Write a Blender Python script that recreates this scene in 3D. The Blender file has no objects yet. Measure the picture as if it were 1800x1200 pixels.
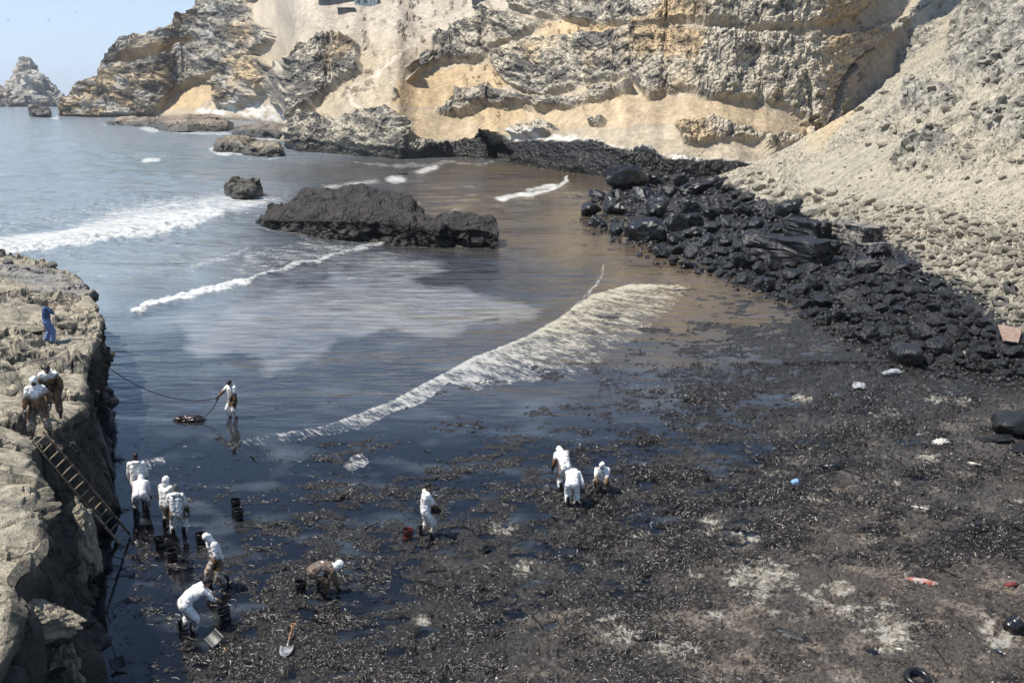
import bpy, bmesh, math, random
import numpy as np
from mathutils import Vector, Matrix, Euler
random.seed(7); rng = np.random.default_rng(7)
scene = bpy.context.scene
R = math.radians

# ------------------------------------------------------------------ camera, sky, sun, exposure
CAM_H, PITCH, FPX = 13.5, R(13.73), 1750.0            # photo: 1800 x 1200, 35 mm lens
cd = bpy.data.cameras.new('camera'); cam = bpy.data.objects.new('camera', cd); scene.collection.objects.link(cam)
cam.location = (0, 0, CAM_H); cam.rotation_euler = (R(90) - PITCH, 0, 0)
cd.sensor_width = 36; cd.lens = 35.0; cd.clip_start = 0.5; cd.clip_end = 40000
scene.camera = cam
SUN_EL, SUN_AZ = 62.0, -97.0                          # azimuth from +Y towards +X: the sun stands to the left, a little behind the camera
w = bpy.data.worlds.new('World'); scene.world = w; w.use_nodes = True
wn = w.node_tree; sky = wn.nodes.new('ShaderNodeTexSky'); sky.sky_type = 'NISHITA'; sky.sun_disc = False
sky.sun_elevation = R(SUN_EL); sky.sun_rotation = R(SUN_AZ); sky.air_density = 1.0; sky.dust_density = .35; sky.ozone_density = 2.5
bg = wn.nodes['Background']; bg.inputs['Strength'].default_value = 0.105
tc = wn.nodes.new('ShaderNodeTexCoord'); sx = wn.nodes.new('ShaderNodeSeparateXYZ'); mr = wn.nodes.new('ShaderNodeMapRange'); mr.interpolation_type = 'SMOOTHSTEP'
wn.links.new(tc.outputs['Generated'], sx.inputs[0]); wn.links.new(sx.outputs['Z'], mr.inputs[0])
for i_, v_ in ((1, -.02), (2, .30), (3, .80), (4, .0)): mr.inputs[i_].default_value = v_                     # bright sea haze low in the sky, clear blue above
hz = wn.nodes.new('ShaderNodeMix'); hz.data_type = 'RGBA'; hz.inputs[7].default_value = (4.3, 5.6, 7.6, 1)
wn.links.new(mr.outputs[0], hz.inputs[0]); wn.links.new(sky.outputs[0], hz.inputs[6]); wn.links.new(hz.outputs[2], bg.inputs['Color'])
sl = bpy.data.lights.new('sun', 'SUN'); sun = bpy.data.objects.new('sun', sl); scene.collection.objects.link(sun)
sl.energy = 5.0; sl.angle = R(0.53); sl.color = (1.0, 0.95, 0.87)
sd = Vector((math.sin(R(SUN_AZ))*math.cos(R(SUN_EL)), math.cos(R(SUN_AZ))*math.cos(R(SUN_EL)), math.sin(R(SUN_EL))))
sun.rotation_euler = sd.to_track_quat('Z', 'Y').to_euler()
scene.view_settings.view_transform = 'Standard'; scene.view_settings.look = 'None'
scene.view_settings.gamma = 1; scene.view_settings.use_curve_mapping = False
scene.view_settings.exposure = 0.45

# ------------------------------------------------------------------ pixel <-> place (surveying the photograph)
cp, sp = math.cos(PITCH), math.sin(PITCH)
def ray(px, py):
    u = (np.asarray(px, float) - 900)/FPX; v = (600 - np.asarray(py, float))/FPX
    return np.stack(np.broadcast_arrays(u, cp + v*sp, -sp + v*cp), -1)
def on_z(px, py, z=0.0):
    d = ray(px, py); t = (z - CAM_H)/d[..., 2]
    p = d*t[..., None]; p[..., 2] += CAM_H
    return p
def on_y(px, py, y):
    d = ray(px, py); t = y/d[..., 1]; p = d*t[..., None]; p[..., 2] += CAM_H; return p
def project(P):
    x, y, z = P[..., 0], P[..., 1], P[..., 2] - CAM_H
    f = y*cp - z*sp; up = y*sp + z*cp; f = np.maximum(f, .1)
    return 900 + FPX*x/f, 600 - FPX*up/f

# ------------------------------------------------------------------ numpy noise
def _h(ix, iy, iz, seed):
    with np.errstate(over='ignore'):
        h = ix.astype(np.uint32)*np.uint32(374761393) + iy.astype(np.uint32)*np.uint32(668265263) + iz.astype(np.uint32)*np.uint32(2147483647 - 58413) + np.uint32(seed*974711 + 12345)
        h = (h ^ (h >> np.uint32(13)))*np.uint32(1274126177); h = h ^ (h >> np.uint32(16)); h = h*np.uint32(2246822519)
        return h ^ (h >> np.uint32(15))
_G = np.array([(1,1,0),(-1,1,0),(1,-1,0),(-1,-1,0),(1,0,1),(-1,0,1),(1,0,-1),(-1,0,-1),(0,1,1),(0,-1,1),(0,1,-1),(0,-1,-1),(1,1,0),(-1,1,0),(0,-1,1),(0,-1,-1)], np.float32)
def perlin(P, seed=0):
    sh = P.shape[:-1]; P = P.reshape(-1, 3); i0 = np.floor(P).astype(np.int64); f = (P - i0).astype(np.float32)
    u = f*f*f*(f*(f*6 - 15) + 10); out = np.zeros(len(P), np.float32)
    for a in (0, 1):
        for b in (0, 1):
            for c in (0, 1):
                g = _G[_h(i0[:, 0]+a, i0[:, 1]+b, i0[:, 2]+c, seed) & np.uint32(15)]
                d = g[:, 0]*(f[:, 0]-a) + g[:, 1]*(f[:, 1]-b) + g[:, 2]*(f[:, 2]-c)
                out += d*(u[:, 0] if a else 1-u[:, 0])*(u[:, 1] if b else 1-u[:, 1])*(u[:, 2] if c else 1-u[:, 2])
    return out.reshape(sh)
def fbm(P, o=4, seed=0, gain=.5):
    s = 0; a = 1.0; P = np.asarray(P, float)
    for k in range(o): s = s + a*perlin(P*(2.03**k) + 17.3*k, seed + k); a *= gain
    return s
def ridged(P, o=4, seed=0, gain=.5):
    s = 0; a = 1.0; n = 0; P = np.asarray(P, float)
    for k in range(o): s = s + a*(1 - np.abs(perlin(P*(2.03**k) + 11.7*k, seed + k))*2); n += a; a *= gain
    return s/n
def facets(P, seed=0, tilt=.9):
    """blocky rock: every Voronoi cell is a block with its own height and tilt; returns (height, edge distance)"""
    sh = P.shape[:-1]; P = P.reshape(-1, 3); i0 = np.floor(P).astype(np.int64); f = (P - i0).astype(np.float32)
    n = len(P); d1 = np.full(n, 9., np.float32); d2 = np.full(n, 9., np.float32); hid = np.zeros(n, np.uint32); vec = np.zeros((n, 3), np.float32)
    for a in (-1, 0, 1):
        for b in (-1, 0, 1):
            for c in (-1, 0, 1):
                h = _h(i0[:, 0]+a, i0[:, 1]+b, i0[:, 2]+c, seed)
                v = np.stack([a + (h & np.uint32(1023))/1023. - f[:, 0], b + ((h >> np.uint32(10)) & np.uint32(1023))/1023. - f[:, 1], c + ((h >> np.uint32(20)) & np.uint32(1023))/1023. - f[:, 2]], 1).astype(np.float32)
                d = (v*v).sum(1); m = d < d1
                d2 = np.where(m, d1, np.minimum(d2, d)); d1 = np.where(m, d, d1); hid = np.where(m, h, hid); vec[m] = v[m]
    h2 = _h(hid.astype(np.int64), hid.astype(np.int64) >> 7, hid.astype(np.int64) >> 3, seed + 5)
    t = np.stack([(h2 & np.uint32(255))/255. - .5, ((h2 >> np.uint32(8)) & np.uint32(255))/255. - .5, ((h2 >> np.uint32(16)) & np.uint32(255))/255. - .5], 1)
    ht = ((h2 >> np.uint32(24)) & np.uint32(255))/255. - .5 + tilt*(t*vec).sum(1)
    return ht.reshape(sh), (np.sqrt(d2) - np.sqrt(d1)).reshape(sh)
def sstep(a, b, x):
    t = np.clip((x - a)/(b - a), 0, 1); return t*t*(3 - 2*t)
def inpoly(px, py, poly):
    m = np.zeros(px.shape, bool); n = len(poly)
    for i in range(n):
        x0, y0 = poly[i]; x1, y1 = poly[(i+1) % n]
        if y0 == y1: continue
        c = (y0 > py) != (y1 > py); m ^= c & (px < (x1-x0)*(py-y0)/(y1-y0) + x0)
    return m
def dline(px, py, pts):
    d = np.full(px.shape, 1e9); s = np.zeros(px.shape); L = 0; tot = sum(math.dist(pts[i], pts[i+1]) for i in range(len(pts)-1))
    for i in range(len(pts)-1):
        (x0, y0), (x1, y1) = pts[i], pts[i+1]; l = math.dist(pts[i], pts[i+1])
        t = np.clip(((px-x0)*(x1-x0) + (py-y0)*(y1-y0))/l**2, 0, 1)
        e = np.hypot(px-x0-t*(x1-x0), py-y0-t*(y1-y0)); m = e < d; d = np.where(m, e, d); s = np.where(m, (L + t*l)/tot, s); L += l
    return d, s
def blur(a, r, ax=(0, 1)):
    for x in ax:
        p = np.pad(a, [(r, r) if k == x else (0, 0) for k in range(2)], mode='edge'); c = np.cumsum(np.insert(p, 0, 0, axis=x), axis=x)
        n = a.shape[x]; sl1 = [slice(None)]*2; sl2 = [slice(None)]*2; sl1[x] = slice(2*r+1, 2*r+1+n); sl2[x] = slice(0, n)
        a = (c[tuple(sl1)] - c[tuple(sl2)])/(2*r+1)
    return a

# ------------------------------------------------------------------ mesh helpers
def link(o, parent=None):
    scene.collection.objects.link(o)
    if parent is not None: o.parent = parent
    return o
def raw_mesh(name, V, Q=None, T=None, smooth=True, cols=None, attrs=None):
    me = bpy.data.meshes.new(name); V = np.asarray(V, np.float32).reshape(-1, 3)
    Q = np.zeros((0, 4), int) if Q is None else np.asarray(Q, int).reshape(-1, 4); T = np.zeros((0, 3), int) if T is None else np.asarray(T, int).reshape(-1, 3)
    me.vertices.add(len(V)); me.vertices.foreach_set('co', V.ravel())
    nl = Q.size + T.size; me.loops.add(nl); me.loops.foreach_set('vertex_index', np.concatenate([Q.ravel(), T.ravel()]).astype(np.int32))
    npoly = len(Q) + len(T); me.polygons.add(npoly)
    st = np.concatenate([np.arange(len(Q))*4, len(Q)*4 + np.arange(len(T))*3]).astype(np.int32); me.polygons.foreach_set('loop_start', st)
    me.polygons.foreach_set('use_smooth', np.full(npoly, smooth)); me.update(calc_edges=True)
    if cols is not None:
        a = me.color_attributes.new('col', 'FLOAT_COLOR', 'POINT'); c = np.ones((len(V), 4), np.float32); c[:, :3] = np.asarray(cols).reshape(-1, 3); a.data.foreach_set('color', c.ravel())
    for k, v in (attrs or {}).items():
        a = me.attributes.new(k, 'FLOAT', 'POINT'); a.data.foreach_set('value', np.asarray(v, np.float32).ravel())
    return me
def grid_quads(nr, nc, keep=None):
    i = np.arange((nr-1)*(nc-1)); r, c = i//(nc-1), i % (nc-1); a = r*nc + c
    q = np.stack([a, a+1, a+nc+1, a+nc], 1)
    if keep is not None: q = q[keep.ravel()]
    return q
def compact(V, Q, *arrs):
    used = np.unique(Q); m = np.zeros(len(V), int); m[used] = np.arange(len(used)); return V[used], m[Q], [a[used] for a in arrs]
def grid_normals(P):
    n = np.cross(np.gradient(P, axis=1), np.gradient(P, axis=0)); n /= np.linalg.norm(n, axis=-1, keepdims=True) + 1e-9; return n
def obj(name, me, mat=None, parent=None, loc=None, rot=None):
    o = bpy.data.objects.new(name, me)
    if mat is not None and me is not None and not me.materials: me.materials.append(mat)
    if loc is not None: o.location = loc
    if rot is not None: o.rotation_euler = rot
    return link(o, parent)
def tag(o, label=None, cat=None, group=None, kind=None):
    if label: o['label'] = label
    if cat: o['category'] = cat
    if group: o['group'] = group
    if kind: o['kind'] = kind
    return o
class MB:
    """collects shapes into one mesh"""
    def __init__(s): s.V = []; s.F = []; s.n = 0
    def add(s, V, F):
        s.V.append(np.asarray(V, float).reshape(-1, 3)); s.F += [tuple(i + s.n for i in f) for f in F]; s.n += len(s.V[-1]); return s
    def box(s, c, size, rot=None, bev=0):
        h = np.array(size)/2; v = np.array([[x, y, z] for x in (-1, 1) for y in (-1, 1) for z in (-1, 1)])*h
        if rot is not None: v = v @ np.array(rot.to_matrix() if isinstance(rot, Euler) else rot).T
        return s.add(v + np.array(c), [(0, 1, 3, 2), (4, 6, 7, 5), (0, 4, 5, 1), (2, 3, 7, 6), (0, 2, 6, 4), (1, 5, 7, 3)])
    def tube(s, pts, rad, n=8, cap=True):
        pts = [Vector(p) for p in pts]; rad = rad if hasattr(rad, '__len__') else [rad]*len(pts); V = []; F = []; up = None
        for i, p in enumerate(pts):
            t = (pts[min(i+1, len(pts)-1)] - pts[max(i-1, 0)]).normalized()
            if up is None: up = t.orthogonal().normalized()
            up = (up - t*up.dot(t)).normalized(); b = t.cross(up)
            V += [p + (up*math.cos(2*math.pi*k/n) + b*math.sin(2*math.pi*k/n))*rad[i] for k in range(n)]
        for i in range(len(pts)-1):
            for k in range(n): F.append((i*n+k, i*n+(k+1) % n, (i+1)*n+(k+1) % n, (i+1)*n+k))
        if cap: F += [tuple(range(n-1, -1, -1)), tuple((len(pts)-1)*n + k for k in range(n))]
        return s.add([tuple(v) for v in V], F)
    def lathe(s, prof, n=20, c=(0, 0, 0), close=False):
        V = []; F = []
        for r, z in prof: V += [(c[0]+r*math.cos(2*math.pi*k/n), c[1]+r*math.sin(2*math.pi*k/n), c[2]+z) for k in range(n)]
        m = len(prof)
        for i in range(m if close else m-1):
            j = (i+1) % m
            for k in range(n): F.append((i*n+k, i*n+(k+1) % n, j*n+(k+1) % n, j*n+k))
        return s.add(V, F)
    def ell(s, c, r, rot=None, nu=12, nv=8):
        V = []; F = []
        for j in range(nv+1):
            th = math.pi*j/nv
            V += [(math.sin(th)*math.cos(2*math.pi*k/nu), math.sin(th)*math.sin(2*math.pi*k/nu), math.cos(th)) for k in range(nu)]
        V = np.array(V)*np.array(r)
        if rot is not None: V = V @ np.array(rot.to_matrix() if isinstance(rot, Euler) else rot).T
        for j in range(nv):
            for k in range(nu): F.append((j*nu+k, (j+1)*nu+k, (j+1)*nu+(k+1) % nu, j*nu+(k+1) % nu))
        return s.add(V + np.array(c), F)
    def cap(s, a, b, ra, rb, n=12):
        a, b = np.array(a, float), np.array(b, float); d = b - a; L = np.linalg.norm(d); d = d/max(L, 1e-6)
        pts = []; rr = []
        for th in (80, 55, 28): pts.append(a - d*ra*math.sin(R(th))); rr.append(ra*math.cos(R(th)))
        pts += [a, b]; rr += [ra, rb]
        for th in (28, 55, 80): pts.append(b + d*rb*math.sin(R(th))); rr.append(rb*math.cos(R(th)))
        return s.tube(pts, rr, n)
    def mesh(s, name, smooth=True, bevel=0):
        V = np.concatenate(s.V); me = bpy.data.meshes.new(name); me.from_pydata(V.tolist(), [], s.F); me.update()
        if bevel:
            bm = bmesh.new(); bm.from_mesh(me); bmesh.ops.remove_doubles(bm, verts=bm.verts, dist=1e-5)
            es = [e for e in bm.edges if len(e.link_faces) == 2 and e.calc_face_angle(0) > R(40)]
            bmesh.ops.bevel(bm, geom=es, offset=bevel, segments=1, affect='EDGES'); bm.to_mesh(me); bm.free()
        me.polygons.foreach_set('use_smooth', [smooth]*len(me.polygons)); return me
    def build(s, name, mat, parent=None, smooth=True, bevel=0): return obj(name, s.mesh(name, smooth, bevel), mat, parent)
def thing(name, label, cat, loc=(0, 0, 0), rz=0, group=None, rot=None):
    o = bpy.data.objects.new(name, None); o.empty_display_size = .2; link(o); o.location = loc; o.rotation_euler = rot if rot is not None else (0, 0, rz)
    return tag(o, label, cat, group)
def copy_tree(o, parent=None):
    c = o.copy(); link(c)
    if parent is not None: c.parent = parent
    for ch in list(o.children): copy_tree(ch, c)
    return c

# ------------------------------------------------------------------ materials
class NT:
    def __init__(s, name):
        s.m = bpy.data.materials.new(name); s.m.use_nodes = True; s.t = s.m.node_tree; s.b = s.t.nodes['Principled BSDF']
    def n(s, typ, **kw):
        nd = s.t.nodes.new('ShaderNode' + typ)
        for k, v in kw.items():
            if k.startswith('i_'):
                key = k[2:]; key = int(key) if key.isdigit() else key.replace('_', ' ')
                if hasattr(v, 'is_linked') or hasattr(v, 'links'): s.t.links.new(v, nd.inputs[key])
                else: nd.inputs[key].default_value = v
            else: setattr(nd, k, v)
        return nd
    def math(s, op, a, b=0., c=None):
        kw = {'i_0': a, 'i_1': b}
        if c is not None: kw['i_2'] = c
        return s.n('Math', operation=op, **kw).outputs[0]
    def mix(s, f, a, b, mode='MIX'):
        nd = s.t.nodes.new('ShaderNodeMix'); nd.data_type = 'RGBA'; nd.blend_type = mode
        for i, v in ((0, f), (6, a), (7, b)):
            if hasattr(v, 'links'): s.t.links.new(v, nd.inputs[i])
            else: nd.inputs[i].default_value = v if i == 0 else tuple(v) + ((1,) if len(v) == 3 else ())
        return nd.outputs[2]
    def noise(s, scale, detail=3, rough=.55, vec=None, typ='FBM'):
        nd = s.n('TexNoise', i_Scale=scale, i_Detail=detail, i_Roughness=rough)
        s.t.links.new(vec if vec is not None else s.pos(), nd.inputs['Vector']); return nd.outputs[0]
    def pos(s):
        if not hasattr(s, '_p'): s._p = s.n('NewGeometry').outputs['Position']
        return s._p
    def objc(s): return s.n('TexCoord').outputs['Object']
    def mapr(s, v, a, b, c=0., d=1.):
        nd = s.n('MapRange', i_Value=v); nd.inputs[1].default_value = a; nd.inputs[2].default_value = b; nd.inputs[3].default_value = c; nd.inputs[4].default_value = d; return nd.outputs[0]
    def attr(s, name, col=False):
        nd = s.n('Attribute', attribute_name=name); return nd.outputs['Color'] if col else nd.outputs['Fac']
    def scaled(s, v, sc, rot=(0, 0, 0)):
        nd = s.n('Mapping', i_Vector=v); nd.inputs['Scale'].default_value = sc; nd.inputs['Rotation'].default_value = rot; return nd.outputs[0]
    def bump(s, h, dist, strength=1., prev=None):
        nd = s.n('Bump', i_Height=h, i_Strength=strength, i_Distance=dist)
        if prev is not None: s.t.links.new(prev, nd.inputs['Normal'])
        return nd.outputs[0]
    def set(s, **kw):
        for k, v in kw.items():
            key = k.replace('_', ' ')
            if hasattr(v, 'links'): s.t.links.new(v, s.b.inputs[key])
            else: s.b.inputs[key].default_value = v if not isinstance(v, tuple) or len(v) == 4 or key == 'Normal' else v + (1,)
        return s.m
def terrain_mat(name, sc1, d1, sc2, d2, rough=.9, vary=.35, spec=.3, crack=None, fine=None):
    n = NT(name); a = n.noise(sc1, 6, .62); b = n.noise(sc2, 5, .6)
    f = n.math('MULTIPLY', n.mapr(a, .3, .7, 1-vary, 1+vary), n.mapr(b, .3, .7, 1-vary*.7, 1+vary*.7))
    col = n.mix(1., n.attr('col', True), n.n('CombineColor', i_0=f, i_1=f, i_2=f).outputs[0], 'MULTIPLY')
    nb = n.bump(b, d2, 1., n.bump(a, d1, 1.))
    if fine:                                     # fine dark and pale mottling of bare rock, driven by the rock attribute
        fn = n.noise(fine[0], 4, .65); ff = n.mapr(fn, .35, .65, .45, 1.5); g_ = n.mix(n.attr('rk'), (1, 1, 1), n.n('CombineColor', i_0=ff, i_1=ff, i_2=ff).outputs[0]); col = n.mix(1., col, g_, 'MULTIPLY'); nb = n.bump(fn, fine[1], 1., nb)
    if crack:                                    # sharp joints
        for sc_, dp_ in crack:
            wv = n.n('VectorMath', operation='ADD', i_0=n.pos(), i_1=n.n('VectorMath', operation='SCALE', i_0=n.n('TexNoise', i_Vector=n.pos(), i_Scale=sc_*1.1, i_Detail=4.).outputs['Color'], i_Scale=1.5/sc_).outputs[0]).outputs[0]
            vo = n.n('TexVoronoi', feature='DISTANCE_TO_EDGE', i_Scale=sc_, i_Vector=wv); hgt = n.mapr(vo.outputs['Distance'], 0., .06); nb = n.bump(n.math('MAXIMUM', hgt, n.math('SUBTRACT', 1., n.attr('rk'))) if fine else hgt, dp_, .6, nb)
    return n.set(Base_Color=col, Roughness=n.attr('rgh'), Normal=nb, Specular_IOR_Level=spec)
def plain(name, col, rough=.7, vary=.25, scale=6., bump=.0, bscale=30., spec=.5, metal=0., col2=None, lo=.42, hi=.62, coat=0.):
    n = NT(name); oc = n.objc(); a = n.noise(scale, 5, .6, oc)
    c2 = col2 if col2 is not None else tuple(c*(1-vary) for c in col)
    kw = dict(Base_Color=n.mix(n.mapr(a, lo, hi), col, c2), Roughness=rough, Specular_IOR_Level=spec, Metallic=metal, Coat_Weight=coat)
    if bump: kw['Normal'] = n.bump(n.noise(bscale, 4, .6, oc), bump)
    return n.set(**kw)
# ------------------------------------------------------------------ BACK HILL (headland, sandy slope, rock bands)
OIL = np.array([.012, .011, .010]); 
def lerp(a, b, t): return a + (b - a)*t[..., None]
ROCK = [
 [(105,200),(120,180),(133,160),(152,140),(188,115),(190,85),(208,57),(220,43),(267,37),(287,20),(333,0),(350,-80),(440,-80),(437,20),(442,42),(484,55),(472,82),(450,97),(415,107),(380,132),(372,150),(340,165),(300,190),(270,200),(262,212),(105,214)],
 [(372,152),(400,110),(450,99),(480,115),(478,140),(463,170),(420,187),(380,182)],
 [(476,152),(498,107),(545,76),(600,64),(630,84),(636,120),(610,146),(572,160),(548,196),(520,206),(494,182)],
 [(500,275),(512,228),(540,206),(600,216),(650,198),(692,200),(712,225),(716,252),(760,256),(840,240),(858,229),(872,234),(900,272),(885,290),(500,285)],
 [(688,165),(725,128),(737,150),(710,180),(690,182)],
 [(760,80),(787,67),(833,33),(853,22),(900,22),(933,33),(963,40),(933,53),(900,70),(873,80),(847,103),(833,113),(800,112),(760,118),(730,128),(712,118),(740,104),(767,97)],
 [(858,112),(872,90),(910,77),(967,68),(1010,67),(1043,60),(1083,64),(1110,52),(1160,50),(1250,58),(1400,66),(1500,60),(1590,30),(1640,-80),(1760,-80),(1560,60),(1500,110),(1480,180),(1450,240),(1420,252),(1416,214),(1380,186),(1330,176),(1250,174),(1200,163),(1170,166),(1145,176),(1130,166),(1100,135),(1085,138),(1040,146),(1010,156),(980,168),(958,172),(935,165),(900,148)],
 [(898,-80),(900,13),(965,33),(1005,40),(1085,48),(1160,44),(1250,40),(1330,55),(1420,48),(1500,30),(1620,-80)],
 [(763,194),(800,170),(855,155),(900,160),(940,170),(990,178),(1040,160),(1080,158),(1112,160),(1060,178),(1010,187),(960,191),(930,181),(870,186),(840,196),(815,204),(790,201)],
 [(1343,270),(1345,240),(1380,236),(1414,246),(1412,262),(1380,280),(1352,292)],
 [(1190,216),(1260,205),(1300,225),(1345,236),(1335,246),(1280,246),(1200,252)],
 [(715,290),(716,264),(760,257),(840,240),(880,236),(900,250),(1000,246),(1060,252),(1110,270),(1200,284),(1300,286),(1345,292),(1350,335),(700,330)],
 [(900,222),(960,218),(985,228),(940,240),(900,238)], [(1040,212),(1068,212),(1062,222),(1040,222)],
]
PALE = [[(330,212),(360,190),(400,182),(450,172),(478,190),(515,214),(520,248),(400,228)], [(880,252),(905,230),(1000,236),(1100,258),(1200,272),(1345,284),(1345,292),(1130,280),(1060,262)]]
SANDPATCH = [[(278,197),(300,165),(370,138),(384,165),(350,192)], [(205,118),(250,95),(300,84),(340,66),(352,72),(300,100),(250,122)], [(700,140),(860,112),(900,150),(800,168),(760,190),(690,185)], [(905,77),(935,56),(965,41),(1010,39),(1085,47),(1085,62),(1010,66)], [(815,206),(870,188),(930,184),(920,210),(850,228)]]
cols = np.arange(104, 1760, 1.75); K = 250
base_py = np.interp(cols, [104,118,160,240,330,400,450,490,503,512,525,600,700,800,870,900,1000,1100,1200,1300,1360,1420,1480,1540,1620,1760],
                          [204,204,206,207,208,210,214,222,240,262,266,271,280,276,279,288,303,316,319,317,314,309,301,290,274,258])
ridge_py = np.interp(cols, [104,112,120,133,152,186,191,208,220,267,287,333,352,380,420], [203,200,190,173,157,138,116,92,76,66,50,32,24,-14,-62])
rows = np.linspace(0, 1, K)
PY = base_py[None]*(1 - rows[:, None]) + ridge_py[None]*rows[:, None]; PX = np.broadcast_to(cols[None], PY.shape).copy()
wq = np.stack([PX/38, PY/26, np.zeros_like(PX)], -1)
wx, wy = PX + 9*fbm(wq, 3, 3), PY + 6*fbm(wq, 3, 9)
rock = np.zeros_like(PX)
for p in ROCK: rock = np.maximum(rock, inpoly(wx, wy, p))
for p in SANDPATCH: rock *= 1 - inpoly(wx, wy, p)
pale = np.zeros_like(PX)
for p in PALE: pale = np.maximum(pale, inpoly(wx, wy, p))
orange = np.zeros_like(PX)
for p in SANDPATCH: orange = np.maximum(orange, inpoly(wx, wy, p))
orange = np.maximum(orange, inpoly(wx, wy, [(640,200),(760,190),(900,190),(1100,165),(1300,180),(1420,215),(1420,250),(1200,215),(900,235),(700,250)])*.55)
oil = inpoly(wx, wy + 3*fbm(wq*4, 2, 5), [(690,330),(740,262),(850,236),(884,238),(905,248),(1000,244),(1090,262),(1130,279),(1200,281),(1262,277),(1350,291),(1350,340)]).astype(float)
oil = np.maximum(oil, .75*inpoly(wx, wy, [(500,285),(510,250),(560,255),(640,262),(720,268),(740,262),(720,290)]))
cave = inpoly(wx, wy, [(852,236),(858,230),(872,232),(890,250),(903,268),(900,282),(866,279)]).astype(float)
cleft = inpoly(wx, wy, [(1421,196),(1434,205),(1441,222),(1438,246),(1420,252)]).astype(float)
dcr, _ = dline(PX, PY, [(1494,108),(1478,140),(1465,180),(1450,226)]); cleft = np.maximum(cleft, sstep(6, 2.5, dcr))
dcr2, _ = dline(PX, PY, [(1410,135),(1420,165),(1424,200)]); cleft = np.maximum(cleft, .6*sstep(6, 2, dcr2))
soft = blur(rock, 4)
head = sstep(470, 380, PX)
slope = R(26) + R(20)*blur(rock, 9) + R(12)*head*rock + R(15)*oil - R(7)*sstep(70, 10, PY)*(1-rock)
# stand every column up from the waterline, row by row
C0 = on_z(cols, base_py); P = np.zeros(PX.shape + (3,)); P[0] = C0; D = ray(PX, PY); Dh = np.hypot(D[..., 0], D[..., 1])
for k in range(1, K):
    h0 = np.hypot(P[k-1, :, 0], P[k-1, :, 1]); ts = np.tan(slope[k]); den = D[k, :, 2] - ts*Dh[k]
    t = (P[k-1, :, 2] - CAM_H - ts*h0)/den; t = np.maximum(t, h0/Dh[k] + .02); P[k] = D[k]*t[:, None]; P[k, :, 2] += CAM_H
for _ in range(2): P[1:, :, 1] = blur(P[..., 1], 2, (1,))[1:]; P[1:, :, 0] = (PX[1:]-900)/FPX*(P[1:, :, 1]*cp - (P[1:, :, 2]-CAM_H)*sp)
dist = np.linalg.norm(P, axis=-1); u = dist/250.0
N = grid_normals(P); N *= np.sign((N*(np.array([0, 0, CAM_H]) - P)).sum(-1, keepdims=True))
Q = P/np.maximum(u, .7)[..., None]*1.0
Qs = np.stack([Q[..., 0]*.8 + Q[..., 2]*.5, Q[..., 1]*.6, Q[..., 2]*1.5 - Q[..., 0]*.25], -1)      # bedding dips towards the notch
n1 = ridged(Qs/19, 5, 21, .55); fa, fe = facets(Qs/6.5 + .3*fbm(Q/5, 2, 4)[..., None], 31, .9); fb, fe2 = facets(Q/2.6, 32, 1.1); big = fbm(Q/30, 3, 41)
fc, _ = facets(Q/1.2, 35, 1.2)
med = blur(rock, 1)
vert = ridged(np.stack([Q[..., 0]/1.6, Q[..., 1]/1.6, Q[..., 2]/5.5], -1), 4, 45, .6) - .6
disp = med*(2.2 + 1.8*(n1 - .55) + .6*fa + .55*fb + .45*fc + 1.3*big + 1.3*fbm(Q/6, 5, 44, .62) + .9*vert) + (1-med)*(.30*fbm(Q/14, 3, 51) + .10*fbm(Q/2.5, 3, 52))
disp *= (1 - .45*oil)*.85; disp -= cave*5.5 + cleft*4.0
disp *= np.clip(u, .7, 3.2)
disp *= sstep(-.02, .04, rows)[:, None]*.8 + .2
pebble = sstep(.30, .50, fbm(Q/1.5, 3, 77, .6))*(1-med)*sstep(.0, .35, fbm(Q/22, 3, 71) + .25*inpoly(PX, PY, [(560,120),(610,30),(720,40),(760,90),(640,200)]))
disp += pebble*.45
P2 = P + N*disp[..., None]
# colour of the ground itself: rock, guano, sand, oil
spot = fbm(Qs/np.array([7, 7, 4.5]), 5, 61, .6) - .5*vert; spot2 = fbm(Qs/2.2, 4, 62, .65)
dark = np.clip(sstep(-.30, .60, spot + 1.0*spot2 + .22*sstep(1000, 500, PX) - .30*sstep(1050, 1250, PX)), 0, 1)
crock = lerp(np.array([.40, .355, .275]), np.array([.115, .106, .093]), dark)
brn = sstep(.05, .5, fbm(Q/16, 3, 63) + .32*head); crock = lerp(crock, crock*np.array([1.06, .90, .70]), brn)
csand = lerp(np.array([.37, .31, .225]), np.array([.42, .315, .185]), np.clip(orange + .25*fbm(Q/15, 3, 64), 0, 1))
csand = lerp(csand, np.array([.385, .335, .265]), sstep(110, 30, PY)*sstep(380, 520, PX)*sstep(1000, 850, PX))
path = np.zeros_like(PX)
for pl in ([(610,160),(620,185),(660,198)], [(700,90),(760,60),(775,48)], [(705,92),(730,75),(690,40),(660,22)], [(610,160),(650,140),(705,92)]):
    d_, _ = dline(wx, wy, pl); path = np.maximum(path, sstep(3.2, 1.2, d_))
csand = lerp(csand, np.array([.53, .46, .37]), path*.7)
csand = csand*(1 - .45*pebble[..., None])*(1 + .25*np.clip(fbm(Q/np.array([3., 3., 6.]), 3, 66), -1, 1)[..., None])
col = lerp(csand, crock, med); col = lerp(col, np.array([.52, .495, .45])*(1 + .2*spot2[..., None]), blur(pale, 2)*sstep(-.3, .25, spot2 + .1))
guano = sstep(.15, .5, fbm(Qs/4, 4, 67) + .1)*head*med; col = lerp(col, np.array([.5, .48, .44]), guano*.45)
oilm = np.clip(blur(oil, 1)*sstep(-.75, -.25, spot2 + (oil > .8)*1.0), 0, 1); col = lerp(col, OIL*1.6, oilm)
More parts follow.
